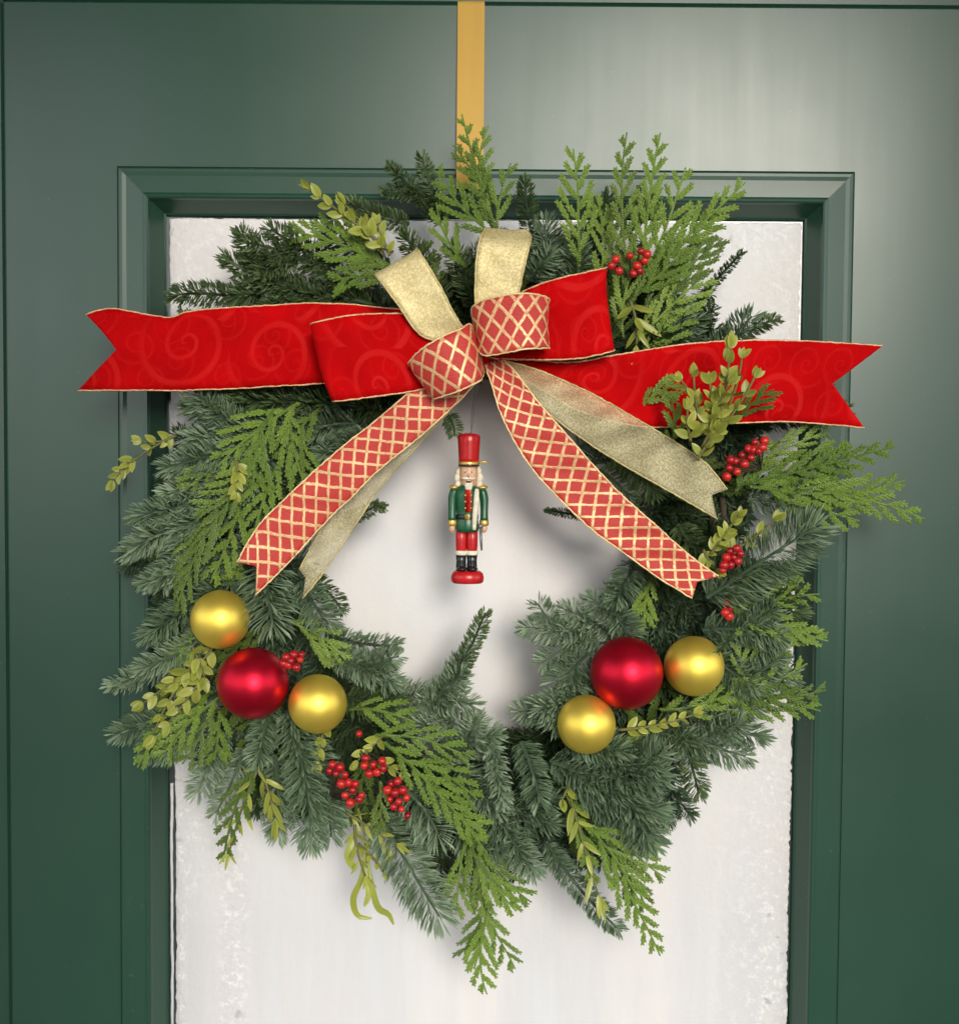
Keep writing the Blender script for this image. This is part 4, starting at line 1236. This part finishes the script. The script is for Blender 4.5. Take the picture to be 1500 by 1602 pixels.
# lattice loops bulging toward the viewer
ribbon("lattice_loop",
  [(752, 560, 90), (738, 510, 108), (722, 514, 118), (690, 528, 122), (660, 546, 118), (640, 568, 108), (650, 572, 98), (690, 566, 92), (748, 560, 86)],
  [(756, 575, 90), (756, 590, 108), (748, 597, 118), (724, 609, 122), (700, 618, 118), (678, 624, 108), (684, 618, 98), (712, 596, 92), (750, 570, 86)],
  'lattice', "small lattice loop bulging forward left of the knot", n=70, rip=0.0003, ripn=2, edge='wiregold', seed=11)
ribbon("lattice_loop",
  [(752, 540, 90), (738, 492, 106), (748, 474, 118), (780, 464, 124), (820, 459, 126), (850, 463, 120), (860, 470, 110), (850, 474, 100), (800, 486, 92), (756, 540, 84)],
  [(756, 560, 90), (746, 546, 106), (758, 556, 118), (786, 553, 124), (822, 546, 126), (850, 545, 120), (859, 544, 110), (848, 540, 100), (800, 548, 92), (758, 560, 84)],
  'lattice', "small lattice loop bulging forward right of the knot", n=70, rip=0.0003, ripn=2, edge='wiregold', seed=12)
# the tied centre
mb = MB()
add_ball(mb, P(752, 556, 88), 0.008, 16, 10, (0.9, 0.9, 1.5))
U = np.concatenate(mb.v); mb.uv = [U[:, [0, 2]]]
mb.build("knot", MAT['velvet'], bow)

# ------------------------------------------------------------------ nutcracker ornament
HN = 62
px = 0.0005 * (D - HN * 0.001) / D
NB = P(731, 912, HN)                         # bottom of the stand
nut = empty("nutcracker_ornament", NB)
tag(nut, "small painted wooden nutcracker soldier hanging by a thread in the wreath's opening", "ornament")
mred = plain("red_lacquer", (0.46, 0.010, 0.012), 0.3); mgrn = plain("green_lacquer", (0.010, 0.085, 0.035), 0.3)
mblk = plain("black_lacquer", (0.010, 0.011, 0.012), 0.25); mskin = plain("painted_skin", (0.62, 0.36, 0.22), 0.4)
mwht = plain("white_fur", (0.72, 0.66, 0.52), 0.9); mgld = plain("gold_paint", (0.70, 0.46, 0.12), 0.35, 0.6)
mgry = plain("grey_metal_paint", (0.20, 0.21, 0.21), 0.4, 0.5)
def nz(y): return (912 - y) * px            # photo row -> height above the stand's foot
def part(name, mat, fn, parent=nut):
    mb = MB(); fn(mb); return mb.build(name, mat, parent)
q = lambda x, y, d=0: NB + np.array([(x - 731) * px, -d * 0.001, nz(y)])
part("stand", mred, lambda m: add_lathe(m, NB, [(23 * px, 0), (25.5 * px, 3 * px), (26 * px, 10 * px), (24 * px, 16 * px), (20 * px, 19 * px)], 28, 1, 0.8))
for x in (721, 738):
    lg = part("leg", mred, lambda m: add_lathe(m, q(x, 866), [(7.5 * px, 0), (8.5 * px, 8 * px), (9 * px, 24 * px), (8.5 * px, 42 * px)], 16))
    bt = part("boot", mblk, lambda m: (add_lathe(m, q(x, 893), [(8 * px, 0), (8.2 * px, 8 * px), (7.6 * px, 16 * px), (8.8 * px, 28 * px)], 16),
                                  add_ball(m, q(x + 1.5, 889, 4), 8 * px, 14, 8, (1.0, 1.5, 0.6))), lg)
    part("boot_cuff", mwht, lambda m: add_lathe(m, q(x, 868), [(8.9 * px, 0), (9.6 * px, 2 * px), (9.4 * px, 6 * px), (8.4 * px, 7 * px)], 16), lg)
jk = part("jacket", mgrn, lambda m: add_lathe(m, q(730, 832), [(17 * px, 0), (18.5 * px, 6 * px), (17.5 * px, 16 * px), (16 * px, 24 * px), (17.5 * px, 36 * px), (19 * px, 56 * px), (18 * px, 68 * px), (11 * px, 74 * px)], 24, 1, 0.75))
part("belt", mblk, lambda m: add_lathe(m, q(730, 812), [(17.2 * px, 0), (17.6 * px, 1 * px), (17.4 * px, 7 * px), (16.8 * px, 8 * px)], 24, 1, 0.77), jk)
part("buckle", mgld, lambda m: add_box(m, q(726, 812, 7.2), q(734, 804, 5.9), 0.0002), jk)
part("shirt_front", mred, lambda m: add_box(m, q(727, 800, 7.6), q(736, 765, 6.4), 0.0003), jk)
for y in (774, 784, 794):
    part("button", mgld, lambda m: (add_ball(m, q(727, y, 7.7), 1.7 * px, 8, 6), add_ball(m, q(736, y, 7.7), 1.7 * px, 8, 6)), jk)
for sg, x in ((-1, 707), (1, 756)):
    am = part("arm", mgrn, lambda m: add_tube(m, catmull([q(x - sg * 4, 764), q(x, 778), q(x + sg * 0.5, 800, 1), q(x + sg * 0.5, 815, 2)], 10), np.array([6, 7, 7, 7, 6.6, 6.4, 6.2, 6.2, 6.4, 6.6]) * px, 12))
    part("epaulette", mgld, lambda m: add_ball(m, q(x - sg * 2, 762), 7.5 * px, 12, 8, (1.1, 1, 0.5)), am)
    part("cuff", mgld, lambda m: add_lathe(m, q(x + sg * 0.5, 822, 2), [(6.6 * px, 0), (7.4 * px, 2 * px), (7.2 * px, 8 * px), (6.6 * px, 9 * px)], 14), am)
    part("hand", mskin, lambda m: add_ball(m, q(x + sg * 0.5, 826, 2), 5.6 * px, 12, 8, (0.9, 0.9, 1.2)), am)
part("sword", mgry, lambda m: (add_tube(m, [q(751, 826, 5), q(752, 845, 5), q(753, 860, 5)], [2.4 * px, 2.2 * px, 1.6 * px], 8), add_ball(m, q(751, 822, 5), 4.5 * px, 10, 6)))
part("sash", mwht, lambda m: add_tube(m, catmull([q(745, 764, 6.5), q(744, 785, 7.2), q(742, 806, 6.6), q(741, 828, 6.4)], 12), np.array([3, 4, 4.4, 4.6, 4.6, 4.6, 4.4, 4.2, 4.0, 3.8, 3.4, 3.0]) * px, 8))
hd = part("head", mskin, lambda m: add_lathe(m, q(732, 762), [(9 * px, 0), (13 * px, 5 * px), (14.5 * px, 14 * px), (14.5 * px, 28 * px), (13.5 * px, 36 * px)], 20))
part("hair", mwht, lambda m: [add_ball(m, q(732 + sx, yy, -1.5), rr * px, 10, 8, (1, 1, 1.25)) for sx, yy, rr in
     ((-15, 738, 6), (-17, 748, 6.5), (-16, 757, 6), (15, 738, 6), (17, 748, 6.5), (16, 757, 6), (-13, 731, 5), (13, 731, 5))], hd)
part("beard", mwht, lambda m: add_lathe(m, q(732, 772, 6), [(1.2 * px, 0), (5 * px, 7 * px), (7 * px, 15 * px), (4 * px, 20 * px)], 12, 1, 0.6), hd)
part("moustache", mwht, lambda m: (add_ball(m, q(727, 748, 7.4), 5 * px, 10, 6, (1.2, 0.6, 0.5)), add_ball(m, q(737, 748, 7.4), 5 * px, 10, 6, (1.2, 0.6, 0.5))), hd)
part("mouth", mblk, lambda m: add_box(m, q(728, 754.5, 7.9), q(736, 752, 6.8), 0.0001), hd)
part("nose", mskin, lambda m: add_ball(m, q(732, 743, 7.6), 2.6 * px, 10, 8, (0.8, 1.2, 1.3)), hd)
for x in (727, 737):
    ey = part("eye", mwht, lambda m: add_ball(m, q(x, 738, 6.7), 2.2 * px, 10, 8, (1, .6, 1)), hd)
    part("pupil", mblk, lambda m: add_ball(m, q(x, 738, 7.3), 1.2 * px, 8, 6, (1, .6, 1)), ey)
ht = part("hat", mred, lambda m: add_lathe(m, q(732, 727), [(15.5 * px, 0), (16 * px, 10 * px), (17.5 * px, 36 * px), (18 * px, 44 * px), (16 * px, 47 * px), (8 * px, 49 * px)], 24))
part("hat_band", mgld, lambda m: add_lathe(m, q(732, 728), [(16 * px, 0), (16.6 * px, 1 * px), (16.6 * px, 5 * px), (16 * px, 6 * px)], 24), ht)
part("visor", mblk, lambda m: add_lathe(m, q(732, 729, 3), [(15 * px, 0), (17.5 * px, 1 * px), (15 * px, 2.5 * px)], 20, 1, 0.95), ht)
part("plume", mgld, lambda m: add_tube(m, catmull([q(748, 724, 2), q(756, 722, 2), q(761, 724, 2)], 6), np.array([1.2, 1.6, 1.8, 1.6, 1.2, 0.8]) * px, 6), ht)
part("hanging_thread", mgry, lambda m: (add_tube(m, catmull([q(735, 680), P(738, 650, 66), P(744, 602, 84)], 14), 0.00035, 5),
                                        add_tube(m, catmull([q(735, 680), P(741, 650, 66), P(747, 602, 84)], 14), 0.00035, 5),
                                        add_ball(m, q(735, 678), 2.2 * px, 8, 6)))
print("objects", len(bpy.data.objects), "tris", sum(len(o.data.polygons) for o in bpy.data.objects if o.type == 'MESH'))
